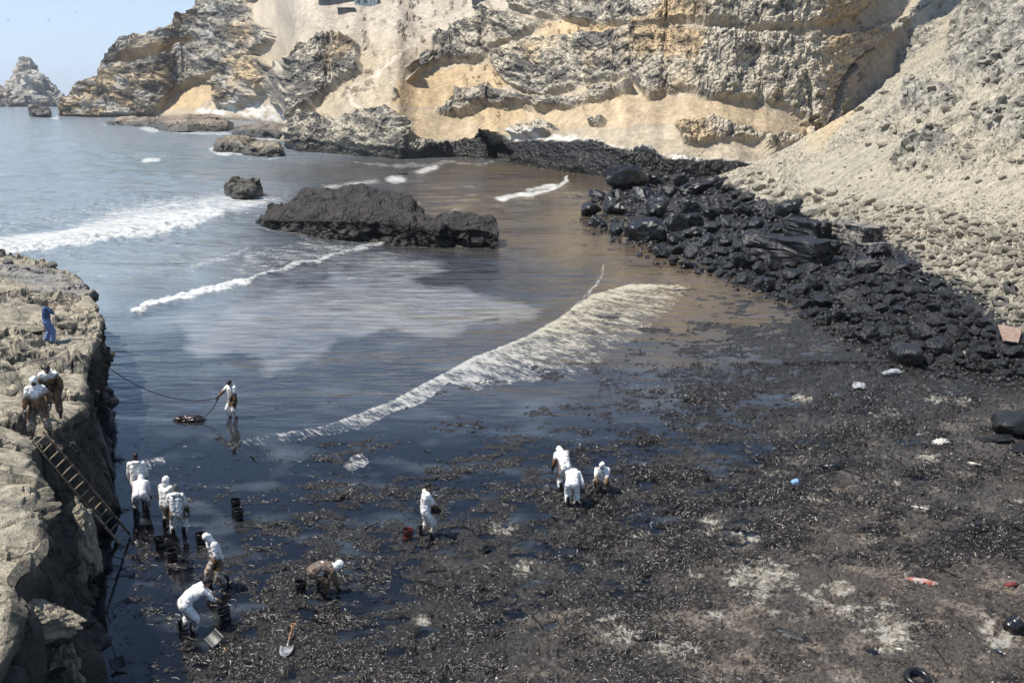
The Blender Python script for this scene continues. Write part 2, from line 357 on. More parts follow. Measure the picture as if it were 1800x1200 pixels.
wet = sstep(.05, .0, rows)[:, None]*np.ones_like(PX); col = lerp(col, np.array([.05, .045, .035]), wet*.8)
rgh = .92 - .55*oilm
# far side of the crest
back = []
for dr, dz in ((.03, .0), (.12, -.05), (.35, -.3)):
    b = P2[-1]*np.array([1 + dr, 1 + dr, 1]); b[:, 2] = P2[-1, :, 2] + dz*dist[-1]; b[:, 2] = np.where(dr > .3, -5, b[:, 2]); back.append(b)
V = np.concatenate([np.stack([P2[0]*np.array([1, 1, 0]) + np.array([0, 0, -3.])]), P2, np.stack(back)])
ext = lambda a: np.concatenate([a[:1], a, a[-1:], a[-1:], a[-1:]])
M_hill = terrain_mat('rock_and_sand', .9, .25, .28, .5, vary=.26, fine=(1.7, .22), crack=((.16, .5),))
hill = tag(obj('hill', raw_mesh('hill', V, grid_quads(V.shape[0], V.shape[1]), cols=ext(col), attrs={'rgh': ext(rgh), 'rk': ext(med*(1-.6*blur(pale, 2)))}, smooth=False), M_hill), kind='structure')

# ------------------------------------------------------------------ BEACH, BOULDER BANK, SCREE SLOPE on the right (one height function)
LV = [(200,500,-1.),(600,500,-1.),(900,500,-1.),(1100,470,-.9),(500,650,-1.),(300,700,-1.),(800,620,-1.),(700,700,-.9),(300,800,-.8),(450,800,-.75),(600,800,-.55),(800,760,-.55),(900,800,-.38),(1100,800,-.15),(1050,740,-.4),(1300,800,.25),(1500,800,.7),(1800,800,.9),
 (230,900,-.55),(400,900,-.45),(520,880,-.5),(700,900,-.35),(900,900,-.2),(1100,900,.0),(1250,900,.35),(1500,900,.9),(250,1000,-.5),(400,1000,-.22),(600,1000,-.12),(800,1000,.05),(1000,1000,.35),(1200,1000,.75),(1500,1000,1.),
 (250,1100,-.5),(330,1090,-.5),(450,1110,.0),(600,1100,.12),(800,1100,.32),(1000,1100,.6),(1300,1100,1.),(1700,1100,1.),(250,1200,-.4),(400,1190,.1),(620,1190,.2),(850,1190,.4),(1100,1190,.8),(1500,1220,1.),
 (700,690,-.95),(900,690,-.6),(1000,690,-.4),(1100,690,-.25),(1300,700,.3),(1500,700,.6),(1800,720,.8),(1000,620,-.85),(1100,600,-.5),(1250,600,.0),(1400,600,.4),(1600,680,.7),(1180,540,-.6),(1260,540,-.35),(1330,540,-.05),(1450,550,.4),(1200,490,-.7),(1000,400,-1.),(1050,350,-.8),(1100,430,-.7),(-50,1000,-.6),(100,800,-.8)]
LP = on_z(np.array([a for a, b, c in LV], float), np.array([b for a, b, c in LV], float))[:, :2]; LW = np.array([c + (.24 if b >= 780 and a >= 380 and -.6 <= c <= .2 else 0) for a, b, c in LV])
XL = lambda y: np.interp(y, [15,35,42,46,49.7,56,66,75,80,95,109,130,150,172,178,260], [46,34,29,24.3,20.5,18.5,18,16.5,13.2,10.5,8.5,10,14,24,38,60])
XU = lambda y: np.interp(y, [15,35,48,56,71,87,104,125,165,178,260], [50,37,28,28,30.5,33,31,30.5,33.5,42.5,62])
def level(X, Y):
    s = np.zeros(X.shape); wsum = np.zeros(X.shape); sc = 1/np.maximum(np.hypot(X, Y), 15)
    for (a, b), c in zip(LP, LW):
        d = ((X-a)**2 + (Y-b)**2*.35)*sc**2*900 + .6; k = 1/d**2; s += k*c; wsum += k
    return s/wsum
def beach_z(X, Y, full=False):
    p = np.stack([X, Y, np.zeros_like(X)], -1); L = level(X, Y); rr = np.hypot(X, Y); near = sstep(75, 45, rr)
    pa = np.stack([X + .35*Y, Y - .2*X, np.zeros_like(X)], -1)
    m1 = fbm(p/2.6, 4, 101); m2 = fbm(pa/np.array([.9, .55, 1]), 4, 102, .6); m3 = 1 - 2*np.abs(perlin(pa/np.array([.42, .25, 1]), 103))
    wetness = sstep(.95, .1, L)
    cl = sstep(-.10, .10, L*.72 + .06 + 1.15*m2 + .45*m1); s3 = ridged(pa/np.array([.34, .2, 1]), 3, 104, .6) - .6; s4 = perlin(pa/np.array([.11, .075, 1]), 109)
    z = .10*L + .09*m1 - .06 + near*cl*(.13 + .10*s3 + .03*s4) + (1-near)*(.12*cl + .05*m2) - .04
    z = z - 1.3*sstep(60, 92, rr)*sstep(4, 18, XL(Y) - X)
    xl, xu = XL(Y), XU(Y); t = np.clip((X - xl)/np.maximum(xu - xl, 1), 0, 1); up = np.maximum(X - xu + 1.2*fbm(p/11, 3, 105), 0)
    z = z*(1 - .5*t) + 1.25*t**1.3 + np.where(up < 9, .03*up**2 + .05*up, .03*81 + .45 + .60*(up - 9))
    return (z, L, t, up, m1, cl) if full else z
cols = np.concatenate([np.arange(150, 2010, 2.15), np.arange(2012, 3300, 16)])
r1 = 13.5/np.tan(PITCH + np.arctan((np.arange(1236, 560, -1.9) - 600)/FPX)); r1 = r1[r1 < 62]; r2 = np.arange(r1[-1] + .22, 120, .27); r3 = np.arange(r2[-1] + .4, 300, .46); rad = np.concatenate([np.arange(5, r1[0] - .2, .6), r1, r2, r3])
az = (cols - 900)/FPX/(cp + 0*sp)
YY = rad[:, None]*np.ones_like(az)[None]; XX = YY*az[None]*1.0 + 0
YY = YY + 0
Z, L, t, up, m1, clump = beach_z(XX, YY, True)
P = np.stack([XX, YY, Z], -1); PX, PY = project(P)
scree = sstep(.0, 3., up); N = grid_normals(P); N *= np.sign(N[..., 2:])
wq = np.stack([PX/40, PY/30, np.zeros_like(PX)], -1); wx, wy = PX + 12*fbm(wq, 3, 111), PY + 8*fbm(wq, 3, 112)
crag = np.zeros_like(PX)
for p in ([(1640,-60),(1680,30),(1660,95),(1690,140),(1720,150),(1770,150),(1860,150),(1860,-60)], [(1570,200),(1600,140),(1680,160),(1700,185),(1640,200)], [(1720,230),(1740,200),(1860,190),(1860,260),(1780,250)], [(1570,295),(1590,260),(1660,240),(1680,260),(1620,290)], [(1540,220),(1575,205),(1580,240),(1545,245)], [(1600,-60),(1560,40),(1500,110),(1480,180),(1540,150),(1640,80),(1680,-60)]):
    crag = np.maximum(crag, inpoly(wx, wy, p))
chute = inpoly(wx, wy, [(1395,285),(1440,215),(1500,120),(1560,60),(1640,-80),(1700,-80),(1600,60),(1545,140),(1500,200),(1440,270)]).astype(float)
smooth_s = inpoly(wx, wy, [(1390,300),(1470,270),(1560,240),(1600,300),(1700,320),(1860,270),(1860,420),(1700,400),(1560,385),(1420,350)]).astype(float)
crag *= 1 - chute; cragb = blur(crag, 3)*sstep(.5, 4, up)
rub = sstep(.0, 2., up)*(1 - .85*blur(smooth_s, 5))*(1 - .8*blur(chute, 5))
Ps = np.stack([P[..., 0]*.8 + P[..., 2]*.5, P[..., 1], P[..., 2]*1.3 - P[..., 0]*.3], -1)
fa, fe = facets(Ps/4.2 + .25*fbm(P/3, 2, 5)[..., None], 121, 1.4); fb, fe2 = facets(Ps/1.5, 122, 1.5); n1 = ridged(Ps/9, 4, 123)
small = sstep(.45, .75, ridged(P/np.array([1.3, 1.7, 1.3]), 3, 124)); vs = sstep(.4, .7, ridged(P/.6, 2, 125))
dense = sstep(-.25, .35, fbm(P/12, 3, 126) + .15)
gul = perlin(np.stack([P[..., 1]/7 + P[..., 0]/25, P[..., 0]*.02, np.zeros_like(PX)], -1), 131)
disp = cragb*(1.0 + 1.6*(n1 - .5) + 1.3*fa + .7*fb - .5*sstep(.12, 0, fe)) + rub*(1-cragb)*(.32*small*dense + .14*vs + .25*fb*dense) + scree*(.5*fbm(P/14, 3, 127) + .35*gul + .05*vs)
P2 = P + N*disp[..., None]
# colours
pebn = fbm(P/1.1, 3, 128); streak = fbm(np.stack([P[..., 1]/1.6 + P[..., 0]/6, P[..., 0]/20, np.zeros_like(PX)], -1), 3, 129)
cs = lerp(np.array([.345, .31, .238]), np.array([.265, .242, .19]), sstep(-.4, .5, streak + .5*pebn))
cs = lerp(cs, np.array([.44, .335, .20]), np.clip(blur(chute, 6)*sstep(330, 180, PY)*.8, 0, 1))
cs = cs*(1 - .35*(rub*dense*sstep(.1, .5, pebn))[..., None])*(1 + .15*vs[..., None]*rub[..., None])
ck = lerp(np.array([.35, .325, .265]), np.array([.125, .118, .104]), sstep(-.35, .5, fbm(Ps/3, 5, 130, .6))); cs = lerp(cs, ck, cragb)
# beach: black slick mud, brown-grey mud, dry sand
pa = np.stack([XX + .35*YY, YY - .2*XX, np.zeros_like(XX)], -1)
g1 = fbm(pa/np.array([1.5, .8, 1]), 4, 141, .6); g2 = fbm(pa/np.array([.35, .2, 1]), 4, 142, .65)
Lm = np.clip(L + .35*g1, -1, 1.3)
far = sstep(640, 820, PY)
cb = lerp(np.array([.024, .022, .020]), np.array([.125, .110, .094]), sstep(-.1, .9, Lm)*(.25 + .75*far))
cb = lerp(cb, np.array([.21, .168, .13]), sstep(.5, 1.1, Lm + .25*fbm(pa/4, 3, 143))*far)
cb = lerp(cb, np.array([.022, .021, .020]), sstep(.05, .5, g2 + .4*g1)*(.8 - .4*far))
g3 = fbm(pa/np.array([.13, .085, 1]), 3, 144, .7); cb = cb*np.clip(1 + .6*g2 + .9*g3, .18, 2.6)[..., None]; cb = lerp(cb, np.array([.25, .225, .19]), sstep(.42, .75, g3 + .35*g2)*(.25 + .4*far))
mudn = fbm(pa/np.array([2.6, 1.7, 1]), 4, 147, .6); cb = lerp(cb, np.array([.20, .172, .138])*(1 + .5*np.clip(g3, -1, 1))[..., None], .75*sstep(.12, .5, mudn)*sstep(850, 1200, PX + .6*(PY-900))*sstep(700, 900, PY)); cb = cb*(1 - .35*sstep(1000, 700, PX))[..., None]
dry = np.zeros_like(PX)
DRY = [(1250,925,34,19),(1312,938,28,15),(1335,1008,62,30),(1300,1020,30,20),(1085,1102,46,24),(1168,1132,34,30),(920,1000,20,17),(1135,937,38,13),(885,930,26,10),(738,1090,20,10),(1530,880,28,9),(1616,892,20,7),(1428,870,22,14),(1565,1100,54,40),(1600,1120,30,20),(1768,1128,38,24),(1738,1105,20,30),(1552,727,26,12),(1258,1080,16,9),(1222,1012,14,8),(1675,945,25,8),(1470,1035,30,14),(1440,1040,10,8),(1500,1068,30,7),(1560,1130,24,18),(1360,830,26,8),(1630,805,22,10),(1655,700,30,9),(1690,705,22,8),(1700,620,20,8),(1620,760,12,4),(1340,1035,40,30),(1215,1140,20,18),(1105,1115,30,14),(1410,700,22,8),(1360,1075,12,6),(1450,880,12,8),(1570,850,14,6),(1790,880,12,4),(1235,1195,16,6),(1210,1190,12,8),(1040,990,14,5)]
for x, y, a, b in DRY: dry = np.maximum(dry, 1.25 - np.hypot((PX-x)/a, (PY-y)/b))
dd, _ = dline(PX, PY, [(1400,1035),(1450,1062),(1500,1085)]); dry = np.maximum(dry, .9 - dd/9)
dn = fbm(pa/np.array([.5, .4, 1]), 4, 151, .65); dn2 = fbm(pa/np.array([.16, .12, 1]), 3, 152, .7); dry = sstep(.25, 1.0, dry + .9*dn + .8*dn2)*sstep(.0, .25, dry)*.9
Z2 = P2[..., 2]
cb = lerp(cb, lerp(np.array([.36, .32, .245]), np.array([.50, .47, .40]), sstep(-.2, .4, dn)), dry)
brown_wet = sstep(.12, -.05, Z2)*sstep(-.9, -.3, L); cb = lerp(cb, np.array([.02, .017, .014]), brown_wet*.9*(1-dry))
blackbank = np.clip(sstep(-.03, .06, t + .02)*sstep(.55, .2, up + 1.3*fbm(P/1.3, 4, 161, .6)), 0, 1)
col = lerp(cb, cs, sstep(.0, .5, up + .6*fbm(P/3, 3, 162))*sstep(.0, .12, up)); col = lerp(col, OIL*1.5, blackbank*(1-dry))
rgh = .30 + .42*sstep(.2, 1., Lm)*far; rgh = rgh*(1-scree) + .92*scree; rgh = rgh + (.9-rgh)*dry; rgh = rgh*(1-blackbank) + .25*blackbank
keep = (Z2 > -.35); kq = keep[:-1, :-1] | keep[1:, :-1] | keep[:-1, 1:] | keep[1:, 1:]
sc = (up > 1.0)[:-1, :-1]
M_beach = terrain_mat('oiled_beach', 9., .11, 34., .045, vary=.35, spec=.5); M_scree = terrain_mat('scree', 1.6, .22, 5., .08, vary=.28)
for nm, kk, mm in (('beach', kq & ~sc, M_beach), ('scree_slope', kq & sc, M_scree)):
    V, Qd, (c_, r_) = compact(P2.reshape(-1, 3), grid_quads(*P2.shape[:2], keep=kk), col.reshape(-1, 3), rgh.ravel())
    tag(obj(nm, raw_mesh(nm, V, Qd, cols=c_, attrs={'rgh': r_}, smooth=nm == 'beach'), mm), kind='structure')

# ------------------------------------------------------------------ SEA: one sheet from the oil pool to the horizon
cols = np.concatenate([np.arange(-260, 1480, 3.0), np.arange(1480, 1900, 20)]); pyr = np.concatenate([np.array([2600, 2100, 1800, 1600, 1450, 1340, 1280]), np.arange(1240, 186, -1.7), np.array([184, 181, 178.5, 176.5, 175, 174.2])])
PX, PY = np.meshgrid(cols, pyr); P = on_z(PX, PY); r = np.hypot(P[..., 0], P[..., 1])
X, Y = P[..., 0], P[..., 1]; p0 = np.stack([X, Y, np.zeros_like(X)], -1)
wq = np.stack([PX/45, PY/22, np.zeros_like(PX)], -1); wx, wy = PX + 10*fbm(wq, 4, 201), PY + 5*fbm(wq, 4, 202)
foam = np.zeros_like(PX); film = np.zeros_like(PX); crest = np.zeros_like(PX)
def fpoly(poly, a, soft=5):
    global foam
    foam = np.maximum(foam, a*blur(inpoly(wx, wy, poly).astype(float), soft))
fpoly([(-260,455),(-60,450),(0,446),(60,436),(120,430),(250,412),(330,398),(392,380),(402,368),(350,362),(250,372),(120,398),(0,415),(-260,430)], 1.0, 3)
fpoly([(-260,440),(0,425),(120,392),(200,362),(320,346),(400,334),(470,340),(540,336),(500,352),(470,364),(400,380),(250,412),(0,446)], .80, 7); fpoly([(-260,400),(0,388),(180,360),(330,336),(240,360),(100,400),(0,420)], .42, 8)
fpoly([(395,352),(440,345),(470,352),(480,360),(400,372)], .9, 3)
fpoly([(445,385),(465,392),(520,405),(560,416),(540,420),(480,412),(450,402)], .55, 3)
fpoly([(320,470),(400,448),(440,436),(440,446),(380,462),(340,476)], .6, 2)
fpoly([(430,440),(540,415),(640,432),(660,430),(600,448),(500,470),(400,490)], .5, 5)
fpoly([(670,318),(690,308),(712,312),(720,322),(690,324)], 1., 2); fpoly([(720,302),(745,292),(775,287),(770,296),(740,306)], .95, 2)
fpoly([(560,328),(600,322),(660,316),(680,322),(620,330),(570,332)], .8, 2); fpoly([(690,338),(720,340),(720,348),(695,346)], .7, 2)
fpoly([(870,350),(900,343),(960,333),(985,320),(996,308),(1000,318),(980,334),(930,347),(880,354)], 1., 1)
fpoly([(780,372),(800,364),(830,360),(828,368),(800,374)], .6, 2); fpoly([(720,355),(740,352),(745,358),(722,360)], .8, 1)
fpoly([(245,282),(262,278),(288,278),(284,286),(262,288)], .95, 1); fpoly([(190,272),(240,268),(300,266),(310,276),(240,280)], .45, 3)
fpoly([(365,262),(378,256),(395,266),(430,264),(428,272),(380,272)], .9, 1); fpoly([(430,274),(500,274),(498,280),(436,280)], .6, 1)
fpoly([(232,226),(262,222),(300,226),(400,232),(420,236),(350,236),(262,232)], .8, 1); fpoly([(440,238),(500,242),(508,248),(450,246)], .8, 1)
fpoly([(180,219),(196,218),(190,224)], .8, 1); fpoly([(88,202),(104,202),(100,208),(90,207)], .8, 1); fpoly([(20,188),(112,188),(110,192),(20,191)], .7, 1)
fpoly([(620,282),(700,288),(800,282),(870,284),(870,288),(700,294),(620,288)], .55, 1)
for pl, a, wd, hh in (([(238,548),(262,538),(330,521),(390,506),(430,495)], 1.05, 7, .30), ([(430,495),(490,475),(540,462),(600,446),(672,428)], .8, 4.5, .25), ([(-200,450),(0,446),(120,431),(250,412),(392,380)], 1.0, 9, .5),
                  ([(930,334),(985,325),(998,312)], .9, 4, .2), ([(1062,466),(1055,490),(1035,515),(1005,545)], .55, 2.2, .05), ([(640,548),(760,540)], .2, 5, .05), ([(340,470),(400,455),(440,440)], .55, 4, .2),
                  ([(0,395),(200,352),(330,345)], .2, 9, .3)):
    d, s = dline(wx, wy, pl); foam = np.maximum(foam, a*sstep(wd*1.5, wd*.3, d)); dd, _ = dline(PX, PY, pl); crest = np.maximum(crest, hh*sstep(wd*2.6, 0, dd))
# pale scum carried on the oily water, and the broad streaks left by the swash
wq2 = np.stack([PX/60, PY/14, np.zeros_like(PX)], -1); wx2, wy2 = PX + 22*fbm(wq2, 4, 205), PY + 9*fbm(wq2, 4, 206); wq3 = np.stack([PX/80, PY/34, np.zeros_like(PX)], -1); wx3, wy3 = PX + 60*fbm(wq3, 5, 225, .6), PY + 26*fbm(wq3, 5, 226, .6)
film = .62*blur(inpoly(wx3, wy3, [(300,605),(335,568),(450,530),(560,480),(650,458),(745,475),(820,512),(938,540),(930,562),(830,577),(700,580),(620,602),(540,642),(470,668),(440,642),(360,622)]).astype(float), 7)
film = .56*sstep(.10, .85, film/.62 + .42*fbm(np.stack([X/9, Y/14, 0*X], -1), 5, 221, .62))*sstep(.02, .2, film); film = np.maximum(film, .3*blur(inpoly(wx2, wy2, [(560,420),(680,430),(760,470),(640,470),(500,520),(300,590),(240,560),(420,500)]).astype(float), 12))
swash_line = [(185,812),(240,812),(290,802),(330,790),(390,782),(470,765),(570,750),(612,734),(690,705),(755,670),(830,630),(930,590),(990,555),(1035,520),(1110,500),(1210,502)]
streakpoly = [(388,780),(470,763),(570,748),(612,733),(690,704),(755,669),(830,629),(930,589),(990,554),(1040,518),(1110,499),(1215,503),(1180,545),(1110,600),(1010,668),(960,655),(900,674),(830,688),(790,672),(745,708),(690,725),(640,752),(600,760),(540,772),(440,786)]
pa = np.stack([(X*.62 - Y*.79), (X*.79 + Y*.62), np.zeros_like(X)], -1)
d, s = dline(wx2*.3 + PX*.7, wy2*.3 + PY*.7, swash_line)
below = inpoly(PX*.8 + wx*.2, PY*.8 + wy*.2, streakpoly)
streak = below*(.60 + .15*sstep(9, 0, d) - .0026*d - .22*sstep(1130, 1215, PX) + .30*fbm(pa/np.array([2.2, .6, 1]), 5, 207, .65)); streak *= .42 + .58*sstep(420, 780, PX)
streak = np.maximum(streak, inpoly(wx, wy, [(185,815),(212,811),(236,812),(262,806),(288,800),(280,815),(268,830),(250,842),(238,836),(200,834)])*(.38 + .3*fbm(pa/np.array([1.4, .4, 1]), 3, 208)))
dsw, _ = dline(PX + 3*fbm(wq*6, 3, 230), PY + 2*fbm(wq*6, 3, 231), swash_line[4:] ); streak = np.maximum(streak, .62*sstep(3.2, 1.0, dsw)*(.75 + .7*fbm(wq*3, 2, 232))*sstep(430, 640, PX)); streak = np.maximum(streak, .6*sstep(2.6, .8, dline(wx2*.2 + PX*.8, wy2*.2 + PY*.8, [(1062,464),(1056,490),(1034,518)])[0]))
for poly in ([(640,795),(600,815),(620,830),(650,812)], [(905,665),(960,660),(930,678)]): streak = np.maximum(streak, .5*inpoly(wx, wy, poly))
cream = sstep(760, 1000, PX)*sstep(690, 560, PY)*.85
# tints: clear sea, grey oily film, brown silt
oilf = np.maximum(sstep(450, 640, PY + .12*(PX-300)), sstep(380, 640, PX + .5*(PY-300))*sstep(250, 300, PY))
oilf = np.clip(oilf + .25*fbm(np.stack([PX/110, PY/30, 0*PX], -1), 3, 209)*(oilf > .05), 0, 1)
brown = np.clip(sstep(640, 860, PX)*sstep(700, 480, PY)*sstep(262, 300, PY)*(.75 + .6*fbm(np.stack([PX/150, PY/16, 0*PX], -1), 3, 210)) , 0, 1)
brown = np.maximum(brown, sstep(1050, 1200, PX)*sstep(640, 560, PY)*.9); brown = np.maximum(brown, .35*sstep(300, 500, PX)*sstep(330, 300, PY)*sstep(270, 290, PY))
brown *= 1 - .8*blur(inpoly(wx2, wy2, [(600,440),(880,440),(1060,470),(1060,500),(960,560),(600,560)]).astype(float), 8)
shoal = .6*sstep(260, 60, np.abs(PX-240)*1.0)*sstep(250, 275, PY)*sstep(330, 290, PY)*.5
A = sstep(48, 140, r); Af = np.clip(1.0 - r/900, 0, 1)
h = A*((.20 + .22*sstep(500, 250, PX))*fbm(np.stack([(X + .5*Y)/22, (Y - .5*X)/7.5, 0*X], -1), 3, 211) + .14*Af*perlin(np.stack([X/5, Y/2.6, 0*X], -1), 213))*(1 - .6*brown)
P[..., 2] += h + crest*(.6 + .5*fbm(np.stack([PX/14, PY/6, 0*PX], -1), 2, 214)) + .02*foam*A
rough_sea = sstep(560, 430, PY)*sstep(1000, 700, PX)*.9 + .09*sstep(800, 690, PY) + .01
n = NT('sea_water'); pos = n.pos()
fo = n.attr('foam'); fi = n.attr('film'); st = n.attr('streak'); of = n.attr('oil'); br = n.attr('brown'); cr = n.attr('cream'); rs = n.attr('rough')
pfo = n.scaled(pos, (.9, 1.5, 1.), (0, 0, .35)); nf = n.noise(.8, 7, .68, pfo); nf2 = n.noise(4.5, 5, .65, pos)
foamv = n.mapr(n.math('ADD', n.math('ADD', fo, n.math('MULTIPLY', n.math('SUBTRACT', nf, .5), 2.2)), n.math('MULTIPLY', n.math('SUBTRACT', nf2, .5), 1.5)), .45, 1.25)
foamv = n.math('MULTIPLY', foamv, n.mapr(fo, .02, .18))
filmv = n.mapr(n.math('ADD', fi, n.math('MULTIPLY', n.math('SUBTRACT', n.noise(1.1, 8, .68, n.scaled(pos, (.30, 1.25, 1), (0, 0, R(-24)))), .5), 2.3)), .10, 1.0)
filmv = n.math('MULTIPLY', filmv, n.mapr(fi, .0, .12))
psl = n.scaled(pos, (1., 1., 1.), (0, 0, R(52))); psl = n.scaled(psl, (1.1, 6.0, 1.))
stv = n.mapr(n.math('ADD', st, n.math('MULTIPLY', n.math('SUBTRACT', n.noise(1.5, 6, .66, psl), .5), 1.9)), .40, .72); stv = n.math('MULTIPLY', stv, n.mapr(st, .05, .3))
base = n.mix(of, (.20, .235, .26), n.mix(n.mapr(rs, .012, .09), (.003, .003, .0045), (.030, .032, .037))); base = n.mix(n.math('MULTIPLY', br, .9), base, (.105, .076, .045)); base = n.mix(n.attr('shoal'), base, (.11, .17, .16))
base = n.mix(n.math('MULTIPLY', filmv, .64), base, n.mix(n.mapr(n.noise(.06, 2), .4, .6), (.36, .375, .40), (.41, .405, .385)))
base = n.mix(stv, base, n.mix(cr, (.37, .365, .35), (.41, .37, .27))); base = n.mix(foamv, base, (.68, .67, .63))
rg = n.mapr(rs, 0, 1, .05, .12); rg = n.math('ADD', rg, n.math('MULTIPLY', n.math('MAXIMUM', n.math('MAXIMUM', foamv, stv), n.math('MULTIPLY', filmv, .35)), .7))
w1 = n.noise(.35, 4, .6, n.scaled(pos, (.55, 1.3, 1), (0, 0, .4))); w2 = n.noise(2.2, 4, .6, n.scaled(pos, (.6, 1.4, 1), (0, 0, .3))); w3 = n.noise(9., 3, .6, n.scaled(pos, (.7, 1.3, 1)))
w0 = n.noise(.10, 4, .6, n.scaled(pos, (.45, 1.6, 1), (0, 0, .45))); nb = n.n('Bump', i_Height=w0, i_Strength=rs, i_Distance=3.2).outputs[0]; nb = n.n('Bump', i_Height=w1, i_Strength=rs, i_Distance=1.7, i_Normal=nb).outputs[0]; nb = n.n('Bump', i_Height=w2, i_Strength=n.mapr(rs, 0, 1, .01, .8), i_Distance=.22, i_Normal=nb).outputs[0]
nb = n.n('Bump', i_Height=w3, i_Strength=n.mapr(rs, 0, 1, .02, .5), i_Distance=.03, i_Normal=nb).outputs[0]; nb = n.n('Bump', i_Height=nf2, i_Strength=foamv, i_Distance=.15, i_Normal=nb).outputs[0]
M_sea = n.set(Base_Color=base, Roughness=rg, Normal=nb, IOR=1.36)
# far corners of the sheet, beyond the last row
sea = tag(obj('sea', raw_mesh('sea', P, grid_quads(*PX.shape), attrs=dict(foam=foam, film=film, streak=streak, oil=oilf, brown=brown, cream=cream, rough=rough_sea, shoal=shoal)), M_sea), kind='structure')
# ------------------------------------------------------------------ LEFT CLIFF (rock shelf; wall towards the beach coloured dark for its shade and wet rock)
EDGE = [(-60,1290,3.2),(8,1150,3.5),(22,1060,3.9),(35,1000,4.0),(92,958,4.0),(92,915,4.1),(62,868,4.2),(52,815,4.2),(72,772,4.0),(118,742,3.6),(148,716,3.4),(156,662,3.3),(163,622,3.3),(184,592,3.2),(185,560,3.2),(160,518,3.3),(128,486,3.3),(97,465,3.3)]
E = np.array([on_z(a, b, c) for a, b, c in EDGE])
seg = np.concatenate([[0], np.cumsum(np.linalg.norm(np.diff(E, axis=0), axis=1))]); S = np.arange(0, seg[-1], .085)
for _ in range(1): Ei = np.stack([np.interp(S, seg, E[:, k]) for k in range(3)], 1)
ker = np.ones(9)/9
for k in range(3): Ei[:, k] = np.convolve(np.pad(Ei[:, k], 4, mode='edge'), ker, 'valid')
Tn = np.gradient(Ei, axis=0); Tn[:, 2] = 0
for k in range(2): Tn[:, k] = np.convolve(np.pad(Tn[:, k], 20, mode='edge'), np.ones(41)/41, 'valid')
Tn /= np.linalg.norm(Tn, axis=1, keepdims=True); On = np.stack([Tn[:, 1], -Tn[:, 0], 0*Tn[:, 0]], 1)
if (On[len(On)//3] @ np.array([1., 0, 0])) < 0: On = -On
tv = np.concatenate([np.linspace(0, 1, 52), 1 + (np.linspace(0, 1, 215)**1.25)[1:]*13])        # 0..1 wall, then metres inland
base_out = np.interp(S/seg[-1], np.linspace(0, 1, 8), [.7, 1.1, 1.3, .8, .3, .2, .3, .4])
P = np.zeros((len(S), len(tv), 3))
for j, tt in enumerate(tv):
    if tt <= 1:
        o_ = base_out*(1-tt)**1.4; P[:, j] = Ei + On*o_[:, None]; P[:, j, 2] = -.7 + (Ei[:, 2]+.7)*tt
    else:
        P[:, j] = Ei - On*(tt-1); P[:, j, 2] = Ei[:, 2] + .10*(tt-1) + .25*(1-np.exp(-(tt-1)))
# inland points run straight along -x, so that they never cross at the bends
inl = np.maximum(tv-1, 0)[None, :]*np.ones(len(S))[:, None]; P[..., 0] = np.where(inl > 0, Ei[:, None, 0] - inl, P[..., 0]); P[..., 1] = np.where(inl > 0, Ei[:, None, 1], P[..., 1])
P[..., 2] += inl**1.0*.02
N = grid_normals(P); flip = np.sign(N[len(S)//2, -5, 2]); N *= flip
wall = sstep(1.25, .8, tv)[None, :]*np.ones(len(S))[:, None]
q = P + .25*np.stack([fbm(P/1.7, 3, 301), fbm(P/1.7, 3, 302), fbm(P/1.7, 3, 303)], -1)
fa, fe = facets(q/np.array([2.6, 2.6, 1.7]), 311, 1.1); fb, fe2 = facets(q/np.array([1.0, 1.0, .7]), 312, 1.2); fc, fe3 = facets(q/.42, 313, 1.2); n1 = ridged(q/2.4, 4, 314)
lump = fbm(P/3.2, 3, 315); rough = sstep(-.25, .35, fbm(P/3.5, 3, 316) + .15*wall)
yw = P[..., 1]
front = sstep(36, 30, yw)
disp = (.55*lump + .55*fa*(.35 + .65*np.maximum(wall, front)) + .46*fb*rough + .26*fc*rough + .5*(n1-.6)*rough - .22*sstep(.10, 0, fe)*(.5+.5*wall) - .14*sstep(.12, 0, fe2)*rough - .06*sstep(.14, 0, fe3)*rough)
disp = disp*.75 - .30*wall*sstep(30, 38, yw)
P2 = P + N*disp[..., None]
PXc, PYc = project(P2)
sp1 = fbm(q/1.3, 4, 321); sp2 = fbm(q/.35, 4, 322, .6)
c = lerp(np.array([.42, .37, .275]), np.array([.26, .235, .185]), sstep(-.3, .5, sp1 + .4*sp2)); c = lerp(c, np.array([.12, .11, .095]), sstep(.10, .55, sp2 + .6*rough - .3)*rough*.9)
c = lerp(c, np.array([.26, .25, .23]), sstep(.1, .5, fbm(P/5, 2, 323))*sstep(45, 52, yw))
wall_shade = wall*(1 - .0*front); c = lerp(c, np.array([.036, .032, .027]), wall_shade*.93)  # the wall's shade is put into its colour, along with dark wet rock
oily = sstep(1.9, .4, P2[..., 2] + .9*fbm(q/1.1, 3, 325) - .8*sstep(30, 34, yw)); c = lerp(c, OIL*1.8, oily*np.where(yw > 27, 1., .75))
blot = sstep(.28, .5, fbm(q/.9, 4, 326))*sstep(33.5, 31.5, yw)*sstep(28, 29.5, yw)*sstep(8, 3, inl); c = lerp(c, OIL*3, blot*.85)
M_cliff = terrain_mat('cliff_rock', 4.2, .16, 17., .07, vary=.38, crack=((.55, .22),))
for q_ in ((.35, -.6), (.8, -4.5)): P2 = np.concatenate([P2, P2[-1:] + np.array([0, q_[0], q_[1]])]); c = np.concatenate([c, c[-1:]]); oily = np.concatenate([oily, oily[-1:]])
cliff = tag(obj('cliff', raw_mesh('cliff', P2, grid_quads(*P2.shape[:2]), cols=c, attrs={'rgh': .9 - .55*oily}, smooth=False), M_cliff), kind='structure')

